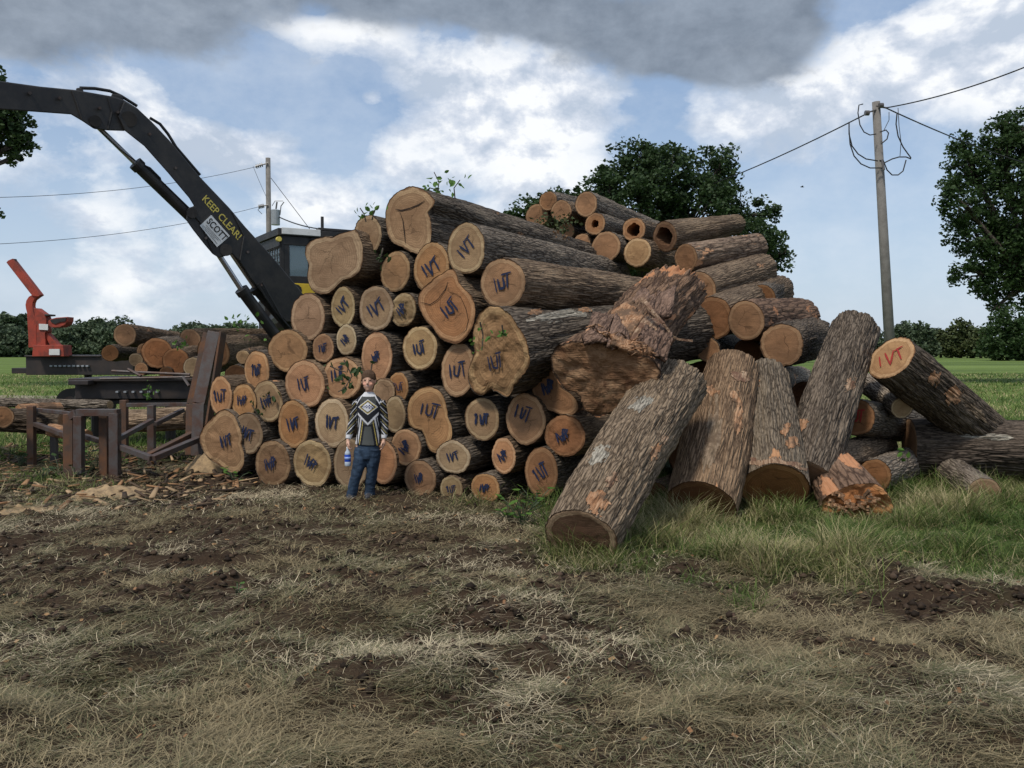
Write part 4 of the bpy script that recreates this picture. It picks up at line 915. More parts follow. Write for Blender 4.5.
# tall leaning upright
up = empty('rusty_upright', Vector((P(195, 460, 12.4).x, 12.4, 0)), 'tall rusty channel-steel stake leaning right, between the frame rack and the log pile', 'steel stake')
m = MB()
for (x0, y0, x1, y1, Y0, Y1, w, d) in ((190.5, 455, 191.5, 404, 12.45, 12.55, .14, .05), (191.5, 404, 208, 333, 12.55, 12.7, .13, .05)):
    m.bar(P(x0, y0, Y0), P(x1, y1, Y1), w, d, up=(0, 1, 0))
m.build('flange', M['rust'], up, bevel=.006)
m = MB(); m.bar(P(199, 456, 12.3), P(201, 404, 12.4), .16, .22, up=(0, 1, 0)); m.bar(P(201, 404, 12.4), P(216, 333, 12.6), .17, .22, up=(0, 1, 0)); m.build('web', M['steel'], up, bevel=.006)
m = MB(); m.bar(P(206.5, 440, 12.25), P(223, 333, 12.5), .03, .25, up=(0, 1, 0)); m.build('flange', M['rust'], up, bevel=.004)

# ---------------------------------------------------------------- trailers
def beamthing(name, label, cat, segs, Y, depth, mat='flat'):
    r = empty(name, Vector((P(segs[0][1], 350, Y).x, Y, 0)), label, cat)
    for nm, x0, y0, x1, y1, dy in segs:
        a = P(x0, y1, Y+dy); b = P(x1, y0, Y+dy); m = MB(); m.box((a.x, Y+dy, a.z), (b.x, Y+dy+depth, b.z)); m.build(nm, M[mat], r, bevel=.01)
    return r
t1 = beamthing('flatbed_trailer', 'black low flatbed trailer in the grass carrying the orange-red loading arm', 'trailer', [('deck', 26, 356.5, 133, 375, 0), ('bumper', 11.5, 368, 28, 373.5, .1), ('edge_rail', 24, 355.3, 100, 357, -.05)], 21.0, 2.2)
t2 = beamthing('log_deck', 'black steel log deck with junk and loose rods on top, behind the frame rack', 'log deck', [('deck', 75, 381, 192, 399, 0), ('top_flange', 68, 378.5, 192, 381.5, -.1), ('skid', 98, 400, 180, 404, .1), ('crossbar', 68, 380.5, 88, 385, -.3)], 15.6, 1.5)
for (xs, y, Y, r_) in (((50, 54.5, 59, 63.5, 68, 72.5, 77, 81.5, 86), 365.6, 20.95, t1), ((116, 124, 132, 140, 148, 156), 391.5, 15.55, t2)):
    for x in xs:
        m = MB(); a = P(x, y+1.1, Y); b = P(x+2.6, y-.5, Y); m.box((a.x, Y-.02, a.z), (b.x, Y+.12, b.z)); m.build('slot_plate', M['galv'], r_)
for x, Y, r_, y1 in ((88, 22.6, t1, 376), (80, 15.9, t2, 400), (96, 16.2, t2, 400), (170, 16.2, t2, 400)):
    m = MB(); a = P(x, y1-4, Y); m.tube([a, (a.x, a.y, 0)], .09, 10); m.build('leg', M['flat'], r_)
for (x, Y, r_, R_) in ((70, 21.5, t1, .38), (96, 21.5, t1, .38)):
    a = P(x, 378, Y); m = MB(); m.tube([(a.x, Y-.0, R_), (a.x, Y+.25, R_)], R_, 24); w_ = m.build('wheel', M['flat'], r_); m = MB(); m.tube([(a.x, Y-.02, R_), (a.x, Y+.1, R_)], R_*.5, 18); m.build('rim', M['steel'], w_)
m = MB()
for a, b in (((128, 369, 15.2), (141, 376, 15.1)), ((100, 379, 15.3), (190, 377, 15.4)), ((112, 371, 15.5), (190, 374.5, 15.4)), ((183, 377, 15.3), (189, 386, 15.2))): m.tube([P(*a), P(*b)], .025, 6)
m.build('loose_rod', M['steel'], t2)
# ---------------------------------------------------------------- orange-red loading arm
def slab(polypx, Y, th, mat, parent, name, bevel=.01):
    f = [P(x, y, Y) for x, y in polypx]; b = [Vector((p.x, p.y+th, p.z)) for p in f]; m = MB(); m.prism(f, b); return m.build(name, M[mat], parent, bevel=bevel)
zo = lambda pts: [(x/7.84, 250+y/7.84) for x, y in pts]
oa = empty('loading_arm', Vector((P(46, 350, 20.8).x, 20.8, P(46, 356, 20.8).z)), 'orange-red steel loading arm with crooked neck and scoop mounted on the black flatbed', 'loading arm')
slab(zo([(48, 97), (62, 82), (98, 66), (124, 100), (320, 352), (300, 366), (254, 362), (240, 345)]), 20.85, .16, 'orange', oa, 'boom')
slab(zo([(300, 366), (320, 355), (280, 352), (254, 350), (225, 365), (205, 395), (198, 430), (202, 460), (210, 490), (214, 560), (222, 700), (222, 765), (285, 765), (285, 560), (262, 480), (254, 440), (256, 415), (266, 392)]), 20.9, .15, 'orange', oa, 'neck')
slab(zo([(262, 455), (282, 455), (350, 505), (362, 540), (362, 640), (352, 655), (360, 765), (284, 765), (286, 600), (270, 500)]), 20.75, .26, 'orange', oa, 'pedestal')
slab(zo([(348, 645), (375, 655), (450, 740), (485, 765), (400, 765), (365, 700)]), 20.8, .2, 'orange', oa, 'brace')
slab(zo([(345, 503), (386, 503), (386, 516), (350, 518)]), 20.7, .3, 'black', oa, 'pin')
slab(zo([(378, 555), (400, 540), (440, 530), (530, 524), (528, 560), (512, 585), (470, 606), (400, 608), (378, 590)]), 20.7, .3, 'orange', oa, 'scoop')
slab(zo([(392, 548), (440, 538), (520, 530), (512, 560), (470, 566), (430, 580), (400, 566)]), 20.68, .02, 'black', oa, 'scoop_hollow_shade', bevel=0)  # flat black plate painting the shade inside the scoop
slab(zo([(305, 578), (376, 582), (374, 628), (305, 624)]), 20.72, .03, 'white', oa, 'label_plate', bevel=0)
slab([(33, 345), (63, 345), (64, 356.5), (32, 356.5)], 20.7, .4, 'orange', oa, 'base')
slab([(49, 349), (59.5, 349), (59.5, 355), (49, 355)], 20.67, .03, 'white', oa, 'label_plate', bevel=0)
slab(zo([(96, 68), (122, 70), (124, 98), (112, 92), (112, 80), (98, 76)]), 20.9, .05, 'black', oa, 'hook', bevel=0)

# ---------------------------------------------------------------- knuckle-boom loader
BA = P(0, 300, 15); d_ = P(300, 300, 19.2)-BA; BN = Vector((d_.y, -d_.x, 0)).normalized()
def Pb(px, py, off=0):
    o = Vector((0, 0, CAMZ)); d = P(px, py, 10)-o; return o+d*((BA+BN*off-o).dot(BN)/d.dot(BN))      # towards the camera
ld = empty('knuckle_boom_loader', Vector((P(300, 350, 22).x, 22, 0)), 'black and yellow knuckle-boom log loader reaching its long black arm over the pile', 'log loader')
def bslab(poly, o0, o1, mat, name, bevel=.02):
    m = MB(); m.prism([Pb(x, y, o0) for x, y in poly], [Pb(x, y, o1) for x, y in poly]); return m.build(name, M[mat], ld, bevel=bevel)
STICK = [(-90, 68), (0, 81), (40, 86.5), (76, 90), (113, 96.5), (124, 100), (137, 108), (133, 128), (124, 131), (108, 130.5), (94, 129), (82, 121), (71, 114.5), (30, 111.5), (0, 109.5), (-90, 100)]
BOOM = [(124, 101), (137, 108), (152, 122), (170, 141), (200, 177), (229.5, 208), (244.5, 226), (270, 254), (298, 287.5), (312, 306), (300, 322), (286, 322), (270, 303), (251, 279), (240, 262), (232, 254), (219, 258), (212.5, 254), (204, 244), (193, 230), (186, 220), (188, 208), (194, 206), (189, 198), (168, 173), (144, 146), (125, 131), (118, 116)]
stick = bslab(STICK, .18, -.18, 'black', 'stick'); boom = bslab(BOOM, .24, -.24, 'black', 'boom')
bslab([(112, 93.5), (122, 95), (124, 101), (110, 99)], .1, -.1, 'black', 'bracket'); bslab([(76, 88), (82, 87.5), (84, 92), (76, 91)], .08, -.08, 'black', 'bracket')
def disc(px, py, r, off, mat, name):
    m = MB(); m.tube([Pb(px, py, off), Pb(px, py, -off)], r, 20); m.build(name, M[mat], ld)
disc(129, 119, .14, .28, 'black', 'pivot_pin'); disc(95.5, 121, .10, .24, 'black', 'pivot_pin'); disc(192, 213, .10, .29, 'black', 'pivot_pin'); disc(226, 250, .12, .30, 'black', 'pivot_pin')
def cyl(a, b, c, r0, r1, off):
    m = MB(); m.tube([Pb(*a, off), Pb(*b, off)], r0, 12); m.build('cylinder_rod', M['chrome'], ld)
    m = MB(); m.tube([Pb(*b, off), Pb(*c, off)], r1, 18); p, q = Pb(*b, off), Pb(*c, off); d = (q-p).normalized(); m.tube([p, p+d*.12], r1*1.18, 18); m.build('hydraulic_cylinder', M['black'], ld)
cyl((95, 124), (135, 163), (193, 219), .045, .115, 0); cyl((217, 252), (241, 289), (276, 336), .055, .12, .16); cyl((231, 252), (255, 287), (294, 332), .055, .12, -.20)
def hose(pts, r=.022, off=.2):
    m = MB(); P3 = [Pb(x, y, off) for x, y in pts]; m.tube(P3, r, 8); m.build('hydraulic_hose', M['wire'], ld)
hose([(80, 88), (95, 88.5), (110, 91), (121, 96), (137, 106)], .03, .05); hose([(150, 118), (160, 124), (168, 134), (176, 147), (200, 175)], .03, .0); hose([(139, 163), (150, 168), (160, 178), (163, 188)], .018, .1)
hose([(100, 131), (118, 148), (136, 161)], .010, .05); hose([(240, 262), (250, 272), (262, 290), (275, 312), (284, 326)], .03, -.1); hose([(246, 262), (262, 278), (278, 300), (296, 326)], .03, .1); hose([(258, 284), (266, 298), (276, 312), (290, 328)], .02, .28); hose([(262, 282), (272, 300), (282, 318)], .02, .3)
for k_, (bx0, by0) in enumerate(((30, 93), (60, 98), (100, 108), (118, 112), (150, 134), (176, 168), (206, 238), (262, 285), (248, 252))):
    m = MB(); m.tube([Pb(bx0, by0, .27), Pb(bx0, by0, .15)], .028, 8); m.build('bolt', M['steel'], ld)
for wl in ([(72, 91), (76, 102), (82, 120)], [(108, 98), (112, 112), (108, 129)], [(188, 209), (200, 222), (213, 252)], [(232, 212), (244, 236), (240, 260)]):
    m = MB(); m.tube([Pb(x, y, .185 if x < 120 else .245) for x, y in wl], .018, 6); m.build('weld_seam', M['black'], ld)
hose([(236, 221), (243, 227), (256, 243), (264, 258)], .02, .0)
# lettering on the boom
def text_mesh(name, body, mat, parent, fn, size=1.0, bold=0.0):
    cu = bpy.data.curves.new(name, 'FONT'); cu.body = body; cu.size = size; cu.offset = bold; cu.resolution_u = 3
    o = bpy.data.objects.new('t', cu); COL.objects.link(o); bpy.context.view_layer.update()
    me = bpy.data.meshes.new_from_object(o.evaluated_get(bpy.context.evaluated_depsgraph_get())); bpy.data.objects.remove(o); me.name = name
    xs = [v.co.x for v in me.vertices]; x0, x1 = min(xs), max(xs); ys = [v.co.y for v in me.vertices]; y0, y1 = min(ys), max(ys)
    Mi = parent_world(parent).inverted()
    for v in me.vertices: v.co = Mi@fn((v.co.x-x0)/(x1-x0), (v.co.y-y0)/(y1-y0))
    return link(name, me, mat, parent)
def quad_px(tl, tr, bl, br, off):
    def fn(u, v):
        x = (tl[0]*(1-u)+tr[0]*u)*v+(bl[0]*(1-u)+br[0]*u)*(1-v); y = (tl[1]*(1-u)+tr[1]*u)*v+(bl[1]*(1-u)+br[1]*u)*(1-v); return Pb(x, y, off)
    return fn
z5 = lambda x, y: (150+x/4.655, 150+y/4.655)
text_mesh('warning_lettering', 'KEEP CLEAR!', M['letter_yellow'], ld, quad_px(z5(263, 208), z5(430, 396), z5(241, 232), z5(408, 420), .246), bold=.012)
sign = [z5(285, 302), z5(372, 400), z5(312, 452), z5(232, 352)]
m = MB(); m.prism([Pb(x, y, .262) for x, y in sign], [Pb(x, y, .242) for x, y in sign]); sg = m.build('dealer_sign', M['white'], ld)
text_mesh('sign_lettering', 'SCOTT', M['letter_black'], sg if False else ld, quad_px(z5(284, 314), z5(365, 404), z5(261, 336), z5(343, 425), .268), bold=.02)
for k, (w0, w1) in enumerate(((.08, .9), (.15, .85), (.05, .7), (.2, .92))):
    tl, tr, bl, br = z5(256, 338), z5(340, 430), z5(236, 352), z5(316, 446)
    v0 = .92-k*.24; fn = quad_px(tl, tr, bl, br, .266); m = MB(); m.add([fn(w0, v0), fn(w1, v0), fn(w1, v0-.09), fn(w0, v0-.09)], [(0, 1, 2, 3)]); m.build('sign_small_print', M['grey_line'], ld)
# cab
A = P(281, 350, 21.5); A.z = 0
e1 = Vector((.86, .51, 0)); e2 = Vector((-.51, .86, 0)); MC = Matrix.Identity(4)
for j in range(3): MC[j][0] = e1[j]; MC[j][1] = e2[j]
MC.translation = A
def zz(py): return 1.7+(350-py)*21.5/F
W1, W2 = 1.75, 2.0; zt, zr, zb, zy = zz(229), zz(236), zz(279), zz(296)
def cb(a, b, mat, name, bevel=.01):
    m = MB(); m.box(a, b, MC); return m.build(name, M[mat], ld, bevel=bevel)
cb((-.06, -.06, zr), (W1, W2+.05, zt), 'black', 'cab_roof'); cb((.03, -.075, zr+.03), (1.0, W2-.3, zt+.02), 'white', 'roof_panel'); cb((1.05, .3, zt-.15), (W1+.9, W2-.2, zt+.05), 'white', 'roof_panel')
for (x, y) in ((0, 0), (0, W2-.09), (W1-.1, 0), (W1-.1, W2-.09), (.70, 0)): cb((x, y, zb), (x+.10, y+.09, zr), 'black', 'cab_post')
cb((0, 0, zb-.1), (W1, .06, zb+.08), 'black', 'sill'); cb((0, 0, zb-.1), (.06, W2, zb+.08), 'black', 'sill'); cb((0, 0, zr-.22), (W1, .06, zr), 'black', 'header'); cb((0, 0, zr-.30), (.06, W2, zr), 'black', 'header')
cb((.02, W2-.05, zb), (W1, W2-.01, zr), 'black', 'rear_panel'); cb((W1-.06, 0.02, zb), (W1-.02, W2, zr), 'black', 'rear_panel'); cb((1.1, .005, zb), (W1, .05, zr), 'black', 'side_panel')
cb((.10, .01, zb+.08), (.24, .05, zr-.2), 'black', 'side_panel'); cb((.24, .02, zb+.08), (.70, .04, zr-.22), 'glass', 'side_window', 0); cb((.02, .09, zb+.08), (.04, W2-.09, zr-.30), 'glass', 'front_window', 0); cb((.80, .02, zb+.08), (1.1, .04, zr-.22), 'glass', 'door_window', 0)
for k in range(5): m = MB(); y = .18+k*.22; m.bar(MC@Vector((-.02, y, zb)), MC@Vector((-.02, y, zr-.25)), .018); m.build('window_guard', M['black'], ld)
for k in range(4): m = MB(); z = zb+.2+k*.2; m.bar(MC@Vector((-.025, 0, z)), MC@Vector((-.025, W2, z)), .018); m.build('window_guard', M['black'], ld)
m = MB(); m.tube([MC@Vector((-.04, -.10, zr-.10)), MC@Vector((-.04, .02, zr-.10))], .06, 12); m.build('work_lamp', M['letter_yellow'], ld)
cb((.0, -.05, zz(330)), (3.2, 1.9, zb-.1), 'yellow', 'house'); cb((.25, -.3, zz(352)), (2.8, 2.2, zz(330)), 'black', 'turntable')
cb((W1+.0, .2, zb-.12), (3.2, 1.8, zz(240)), 'black', 'engine_cover'); cb((1.0, .1, zt+.03), (1.9, .3, zt+.10), 'black', 'light_bar')
m = MB(); p = MC@Vector((1.2, .4, zt)); m.tube([p, p+Vector((0, 0, .42))], .04, 12); m.build('exhaust_pipe', M['black'], ld)
text_mesh('side_lettering', 'O', M['letter_black'], ld, lambda u, v: MC@Vector((.18+.34*u, -.056, zb-.42+.30*v)), bold=.02)
cb((.9, .5, 0), (2.0, 1.4, zz(352)), 'black', 'pedestal')
for s_ in (-1, 1):
    m = MB(); c0 = MC@Vector((1.4+1.6*s_, .9, 0)); m.bar(MC@Vector((1.4, .9, .5)), Vector((c0.x, c0.y, .25)), .3, .3); m.box((c0.x-.35, c0.y-.35, -.02), (c0.x+.35, c0.y+.35, .12)); m.build('outrigger', M['black'], ld)
cb((-.3, .3, zz(340)), (.4, .9, zz(300)), 'black', 'boom_foot')
m = MB(); m.tube([Pb(300, 312, 0), MC@Vector((.1, .6, zz(322)))], .3, 14); m.build('boom_foot', M['black'], ld)
# ---------------------------------------------------------------- utility poles and wires
def sag(p, q, s, n=24): return [p.lerp(q, i/n)-Vector((0, 0, s*4*(i/n)*(1-i/n))) for i in range(n+1)]
def wire(p, q, s, r, label, grp='overhead wires'):
    m = MB(); m.tube(sag(Vector(p), Vector(q), s), r, 6); return tag(m.build('overhead_wire', M['wire']), label, 'wire', grp)
pr = empty('utility_pole', Vector((P(888, 350, 30).x+.1, 30, 0)), 'weathered wooden utility pole with dangling wire loops, right of the log pile', 'utility pole', 'utility poles')
m = MB(); T = P(876, 102, 30); B = P(890, 350, 30); B = T+(B-T)*((T.z)/(T.z-B.z)); m.tube([B, B.lerp(T, .5), T], [.185, .16, .13], 14); m.build('shaft', M['pole'], pr, smooth=True)
def ins(px, py, Y=29.8):
    m = MB(); p = P(px, py, Y); m.tube([p-Vector((.07, 0, 0)), p+Vector((.07, 0, 0))], .085, 10); m.build('insulator', M['ceramic'], pr)
ins(867, 113); ins(881, 105.5)
m = MB(); m.tube([P(866, 113, 29.8), P(876, 110, 29.9)], .03, 6); m.tube([P(876, 106, 29.9), P(887, 108, 29.8)], .03, 6); m.tube([P(880, 161, 29.7), P(882, 160, 29.7), P(884, 170, 29.6)], .04, 6); m.build('bracket', M['ceramic'], pr)
def loop(pts, r=.022):
    m = MB(); m.tube([P(x, y, 29.7) for x, y in pts], r, 5); m.build('wire_loop', M['wire'], pr)
loop([(863, 104), (859, 105), (858, 113), (860, 125), (864, 132), (870, 135), (876, 134)], .02); loop([(849, 122), (849, 134), (852, 146), (858, 154), (866, 159), (878, 161)]); loop([(849, 130), (850, 144), (854, 156), (861, 164), (870, 168), (882, 168)])
loop([(880, 132), (886, 130), (888.5, 133), (887, 139), (881, 144)]); loop([(889, 112), (889, 120), (884, 130)], .012); loop([(897, 113), (896, 124), (898, 136), (903, 147), (908, 154), (911, 158)]); loop([(898, 108), (899, 126), (901, 142), (900, 156)], .012)
loop([(884, 163), (892, 159), (899, 157), (906, 157), (911, 159)]); loop([(883, 160), (887, 170), (892, 175), (898, 175), (903, 171), (906, 160)])
wire(P(849, 121, 29.9), P(300, 340, 75), 1.6, .03, 'black cable running from the right pole down behind the big oak') if False else wire(P(866, 114, 29.8), P(560, 215, 62), 1.0, .022, 'cable running from the right pole leftward in front of the big oak')
wire(P(885, 108, 29.8), P(1100, 34, 24), .25, .02, 'wire rising from the right pole to the upper right corner')
wire(P(886, 108, 29.8), P(1080, 176, 48), .3, .022, 'wire falling from the right pole into the tree at right')
pl = empty('utility_pole', Vector((P(268, 350, 55).x, 55, 0)), 'distant wooden utility pole with transformer behind the loader cab', 'utility pole', 'utility poles')
m = MB(); T = P(268, 158, 55); m.tube([(T.x, T.y, 0), T], [.19, .15], 12); m.build('shaft', M['pole'], pl, smooth=True)
m = MB(); a = P(275.5, 210, 54.7); b = P(275.5, 225, 54.7); m.tube([a, b], .27, 14); m.build('transformer', M['galv'], pl)
m = MB(); m.tube([P(276, 209, 54.7), P(277, 202, 54.7)], .05, 6); m.tube([P(280, 215, 54.7), P(281, 206, 54.7), P(284, 202, 54.7)], .03, 6); m.tube([P(272, 206, 54.7), P(275, 201, 54.7), P(283, 201, 54.7)], .02, 6); m.tube([P(262, 214, 54.7), P(258, 210, 54.7), P(260, 206, 54.7)], .02, 6); m.build('bushing', M['ceramic'], pl)
m = MB()
for x0, y0, x1, y1 in ((255, 167, 268, 163), (258, 207, 268, 205)):
    p, q = P(x0, y0, 54.7), P(x1, y1, 54.8); m.tube([p, q], .04, 6)
    for k in range(4): c = p.lerp(q, .08+.14*k); m.tube([c, c+(q-p).normalized()*.06], .13, 8)
m.build('insulator', M['ceramic'], pl)
wire(P(255, 167, 54.7), P(-60, 198, 40), .5, .014, 'upper distant wire crossing the sky left of the loader boom')
wire(P(258, 207, 54.7), P(-60, 246, 40), .5, .014, 'lower distant wire crossing the sky left of the loader boom')
wire(P(271, 178, 54.8), P(312, 232, 50), 0, .018, 'thin guy line slanting down right from the distant pole'); wire(P(253, 166, 54.7), P(266, 196, 54.7), .05, .012, 'thin jumper slanting down beside the distant pole')
wire(P(279, 217, 54.8), P(320, 229, 46), .1, .035, 'service drop cable from the distant transformer to behind the cab')

# ---------------------------------------------------------------- trees
def leafmesh(name, C, N, size, mat, parent=None, per=14, spread=.35, seed=1, squash=.8):
    """C: clump centres (n,3); each clump gets `per` leaf-shaped quads"""
    g = np.random.default_rng(seed); n = len(C)*per
    c = np.repeat(C, per, axis=0); d = g.normal(0, 1, (n, 3)); d /= np.linalg.norm(d, axis=1)[:, None]; rr = g.uniform(0, 1, (n, 1))**.45
    c = c+d*rr*spread*np.array([1, 1, squash])*np.repeat(g.uniform(.6, 1.3, (len(C), 1)), per, axis=0)
    u = g.normal(0, 1, (n, 3)); u[:, 2] *= .6; u /= np.linalg.norm(u, axis=1)[:, None]; w_ = np.cross(u, g.normal(0, 1, (n, 3))); w_ /= np.linalg.norm(w_, axis=1)[:, None]
    s = size*g.uniform(.6, 1.3, (n, 1))
    V = np.stack([c-u*s*.5, c+w_*s*.34-u*s*.05, c+u*s*.5, c-w_*s*.34-u*s*.05], 1)
    if parent is not None:
        Mi = np.array(parent_world(parent).inverted()); V = V@Mi[:3, :3].T+Mi[:3, 3]
    me = mesh_np(name, V.reshape(-1, 3), np.arange(4*n).reshape(n, 4)); return link(name, me, mat, parent)
def fill(bl, dens, seed, shell=.45):
    g = np.random.default_rng(seed); out = []
    for (c, r) in bl:
        c = np.array(c); r = np.array(r); n = int(dens*(r[0]*r[1]*r[2])**(2/3)*4)
        d = g.normal(0, 1, (n, 3)); d /= np.linalg.norm(d, axis=1)[:, None]; q = g.uniform(shell**3, 1, (n, 1))**(1/3)
        wob = .72+.56*vnoise(d[:, 0]*2.6+c[0], d[:, 1]*2.6+c[1], d[:, 2]*2.6+c[2], 5)[:, None]
        out.append(c+d*q*r*wob)
    return np.concatenate(out)
def tree(name, label, base, bl, leaf, mat, dens, per, spread, tr, seed, group=None, limbs=True, twigs=True):
    r = empty(name, Vector(base), label, 'tree', group); C = fill(bl, dens, seed)
    g = np.random.default_rng(seed+5)
    leafmesh('crown', C, None, leaf, mat, r, per, spread, seed)
    base = Vector(base); top = Vector(bl[0][0]); m = MB(); fork = base.lerp(top, .55); m.tube([base, base.lerp(fork, .5)+Vector((.1, 0, 0)), fork], [tr, tr*.75, tr*.6], 10); m.build('trunk', M['trunk'], r, smooth=True)
    if limbs:
        m = MB()
        for c, rr in bl:
            c = Vector(c); mid = fork.lerp(c, .5)+Vector((0, 0, -.1*rr[0])); m.tube([fork-Vector((0, 0, .3)), mid, c], [tr*.45, tr*.28, tr*.1], 7)
            for k in range(5 if twigs else 0):
                d = Vector(g.normal(0, 1, 3)).normalized(); e = c+Vector((d.x*rr[0], d.y*rr[1], d.z*rr[2]))*.8; m.tube([mid.lerp(c, .4), c.lerp(e, .4), e], [tr*.16, tr*.1, tr*.03], 5)
        m.build('limb', M['trunk'], r, smooth=True)
    return r
def B(px, py, rx, ry, Y, ky=1.0):
    c = P(px, py, Y); return ((c.x, c.y, c.z), (rx*Y/F, rx*Y/F*ky, ry*Y/F))
Yo = 42
oak = [B(640, 215, 55, 50, Yo), B(636, 168, 26, 26, Yo), B(668, 176, 34, 34, Yo-1), B(608, 190, 24, 26, Yo-1), B(712, 176, 24, 30, Yo+1), B(700, 210, 36, 34, Yo-1), B(590, 210, 24, 24, Yo), B(566, 208, 22, 20, Yo+1),
       B(728, 200, 16, 20, Yo), B(757, 214, 22, 16, Yo), B(752, 240, 30, 20, Yo-1), B(770, 262, 20, 14, Yo), B(740, 262, 26, 18, Yo), B(784, 252, 8, 6, Yo), B(755, 282, 22, 10, Yo), B(640, 250, 60, 30, Yo), B(545, 214, 16, 10, Yo+1), B(650, 158, 14, 13, Yo), B(686, 260, 40, 30, Yo), B(722, 164, 12, 14, Yo), B(604, 176, 9, 10, Yo), B(596, 225, 30, 22, Yo)]
tree('oak_tree', 'large dark oak rising behind the right half of the log pile', (P(660, 350, Yo).x, Yo, 0), oak, .19, M['leaf_oak'], 9.0, 42, .40, .42, 11)
Yq = 60
tree('broad_tree', 'lower broad tree at the left shoulder of the big oak, just over the logs', (P(530, 350, Yq).x, Yq, 0), [B(530, 212, 22, 12, Yq), B(555, 215, 26, 22, Yq), B(518, 222, 12, 8, Yq), B(540, 240, 30, 18, Yq)], .28, M['leaf_right'], 15, 14, .4, .35, 12)
Yr = 44
rt = [B(1010, 190, 42, 50, Yr), B(1000, 145, 26, 22, Yr), B(968, 165, 20, 26, Yr), B(960, 200, 18, 26, Yr-1), B(975, 235, 28, 30, Yr), B(1010, 255, 36, 36, Yr), B(975, 272, 22, 14, Yr), B(990, 292, 18, 12, Yr), B(1040, 210, 50, 80, Yr), B(1020, 128, 22, 18, Yr), B(1075, 180, 50, 60, Yr), B(960, 143, 12, 8, Yr), B(948, 187, 9, 6, Yr), B(1030, 290, 24, 18, Yr), B(1100, 250, 50, 50, Yr), B(995, 308, 9, 7, Yr)]
tree('maple_tree', 'large leafy green tree cut off by the right edge of the photo', (P(1052, 350, Yr).x, Yr, 0), rt, .19, M['leaf_right'], 8.6, 38, .42, .45, 13)
Yl = 38
tree('edge_tree', 'tree at the left edge whose hanging branch shows below the loader arm', (P(-120, 350, Yl).x, Yl, 0), [B(-110, 60, 80, 70, Yl), B(12, 120, 18, 14, Yl), B(4, 138, 22, 16, Yl), B(19, 142, 13, 12, Yl), B(16, 156, 9, 7, Yl), B(-12, 115, 30, 30, Yl), B(-4, 88, 9, 16, Yl), B(-40, 150, 34, 40, Yl), B(-4, 215, 4, 8, Yl)], .22, M['leaf_oak'], 20, 16, .26, .4, 14)
# distant wood at left (one mass) and the trees along the right edge of the field
g = np.random.default_rng(3)
def woodmass(x0, x1, y0, y1, h0, h1, step, per, size, mat, name, label, seed, pieces=True):
    g = np.random.default_rng(seed); bl = []
    for x in np.arange(x0, x1, step):
        hh = h0+(h1-h0)*float(vnoise(x*.07, seed, 0, 9))*.6+(h1-h0)*.4*g.uniform()
        for k in range(2):
            Yk = g.uniform(y0, y1); w_ = g.uniform(2.8, 4.6); bl.append(((x+g.uniform(-1.5, 1.5), Yk, hh*.68), (w_, w_, hh*.34))); bl.append(((x+g.uniform(-2, 2), Yk-1.5, hh*.28), (w_*1.1, w_, hh*.30)))
    C = fill(bl, 1.5, seed, .6); C[:, 2] = np.abs(C[:, 2]); o = leafmesh(name, C, None, size*.7, mat, None, per*2, 1.0, seed); return tag(o, label, kind='stuff')
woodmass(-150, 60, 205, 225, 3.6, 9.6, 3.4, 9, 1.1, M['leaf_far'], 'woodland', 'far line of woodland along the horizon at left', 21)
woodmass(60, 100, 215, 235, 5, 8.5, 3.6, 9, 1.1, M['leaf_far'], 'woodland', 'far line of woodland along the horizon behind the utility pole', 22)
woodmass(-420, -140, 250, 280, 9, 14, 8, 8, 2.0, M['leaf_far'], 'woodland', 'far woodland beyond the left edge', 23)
for i, (px, top, r_, Y, mk, lb) in enumerate([
    (902, 320, 10, 190, 'leaf_far', 'small round tree at the field edge just right of the utility pole'),
    (921, 322, 12, 185, 'leaf_far', 'dark bushy tree second from the utility pole at the field edge'),
    (941, 329, 11, 195, 'leaf_far_y', 'lowest pale tree in the row along the field edge'),
    (961, 320, 14, 185, 'leaf_far_y', 'yellow-green rounded tree in the middle of the field edge row'),
    (981, 328, 10, 180, 'leaf_far_y', 'small light tree right of the yellow-green rounded one'),
    (1008, 304, 20, 140, 'leaf_right', 'tall dark tree at the field edge below the big tree at right'),
    (1040, 312, 18, 150, 'leaf_far', 'dark tree at the right end of the field edge row'),
    (866, 331, 12, 200, 'leaf_far', 'low tree at the field edge hidden partly by the tall leaning trunk'),
    (818, 322, 9, 120, 'leaf_far', 'bush top showing between the round ringed log and the leaning trunk')]):
    k = F/Y; h = (350-top); b = [B(px, top+h*.35, r_*.8, h*.36, Y), B(px-r_*.5, top+h*.6, r_*.7, h*.35, Y), B(px+r_*.5, top+h*.55, r_*.75, h*.36, Y), B(px, top+h*.85, r_*1.1, h*.3, Y), B(px-r_*.7, top+h*.95, r_*.8, h*.3, Y), B(px+r_*.7, top+h*.95, r_*.8, h*.3, Y)]
    tree('field_tree', lb, (P(px, 350, Y).x, Y, 0), b, .75*Y/190, M[mk], 3.4, 12, .75, .3, 40+i, 'trees along the right field edge', limbs=False)

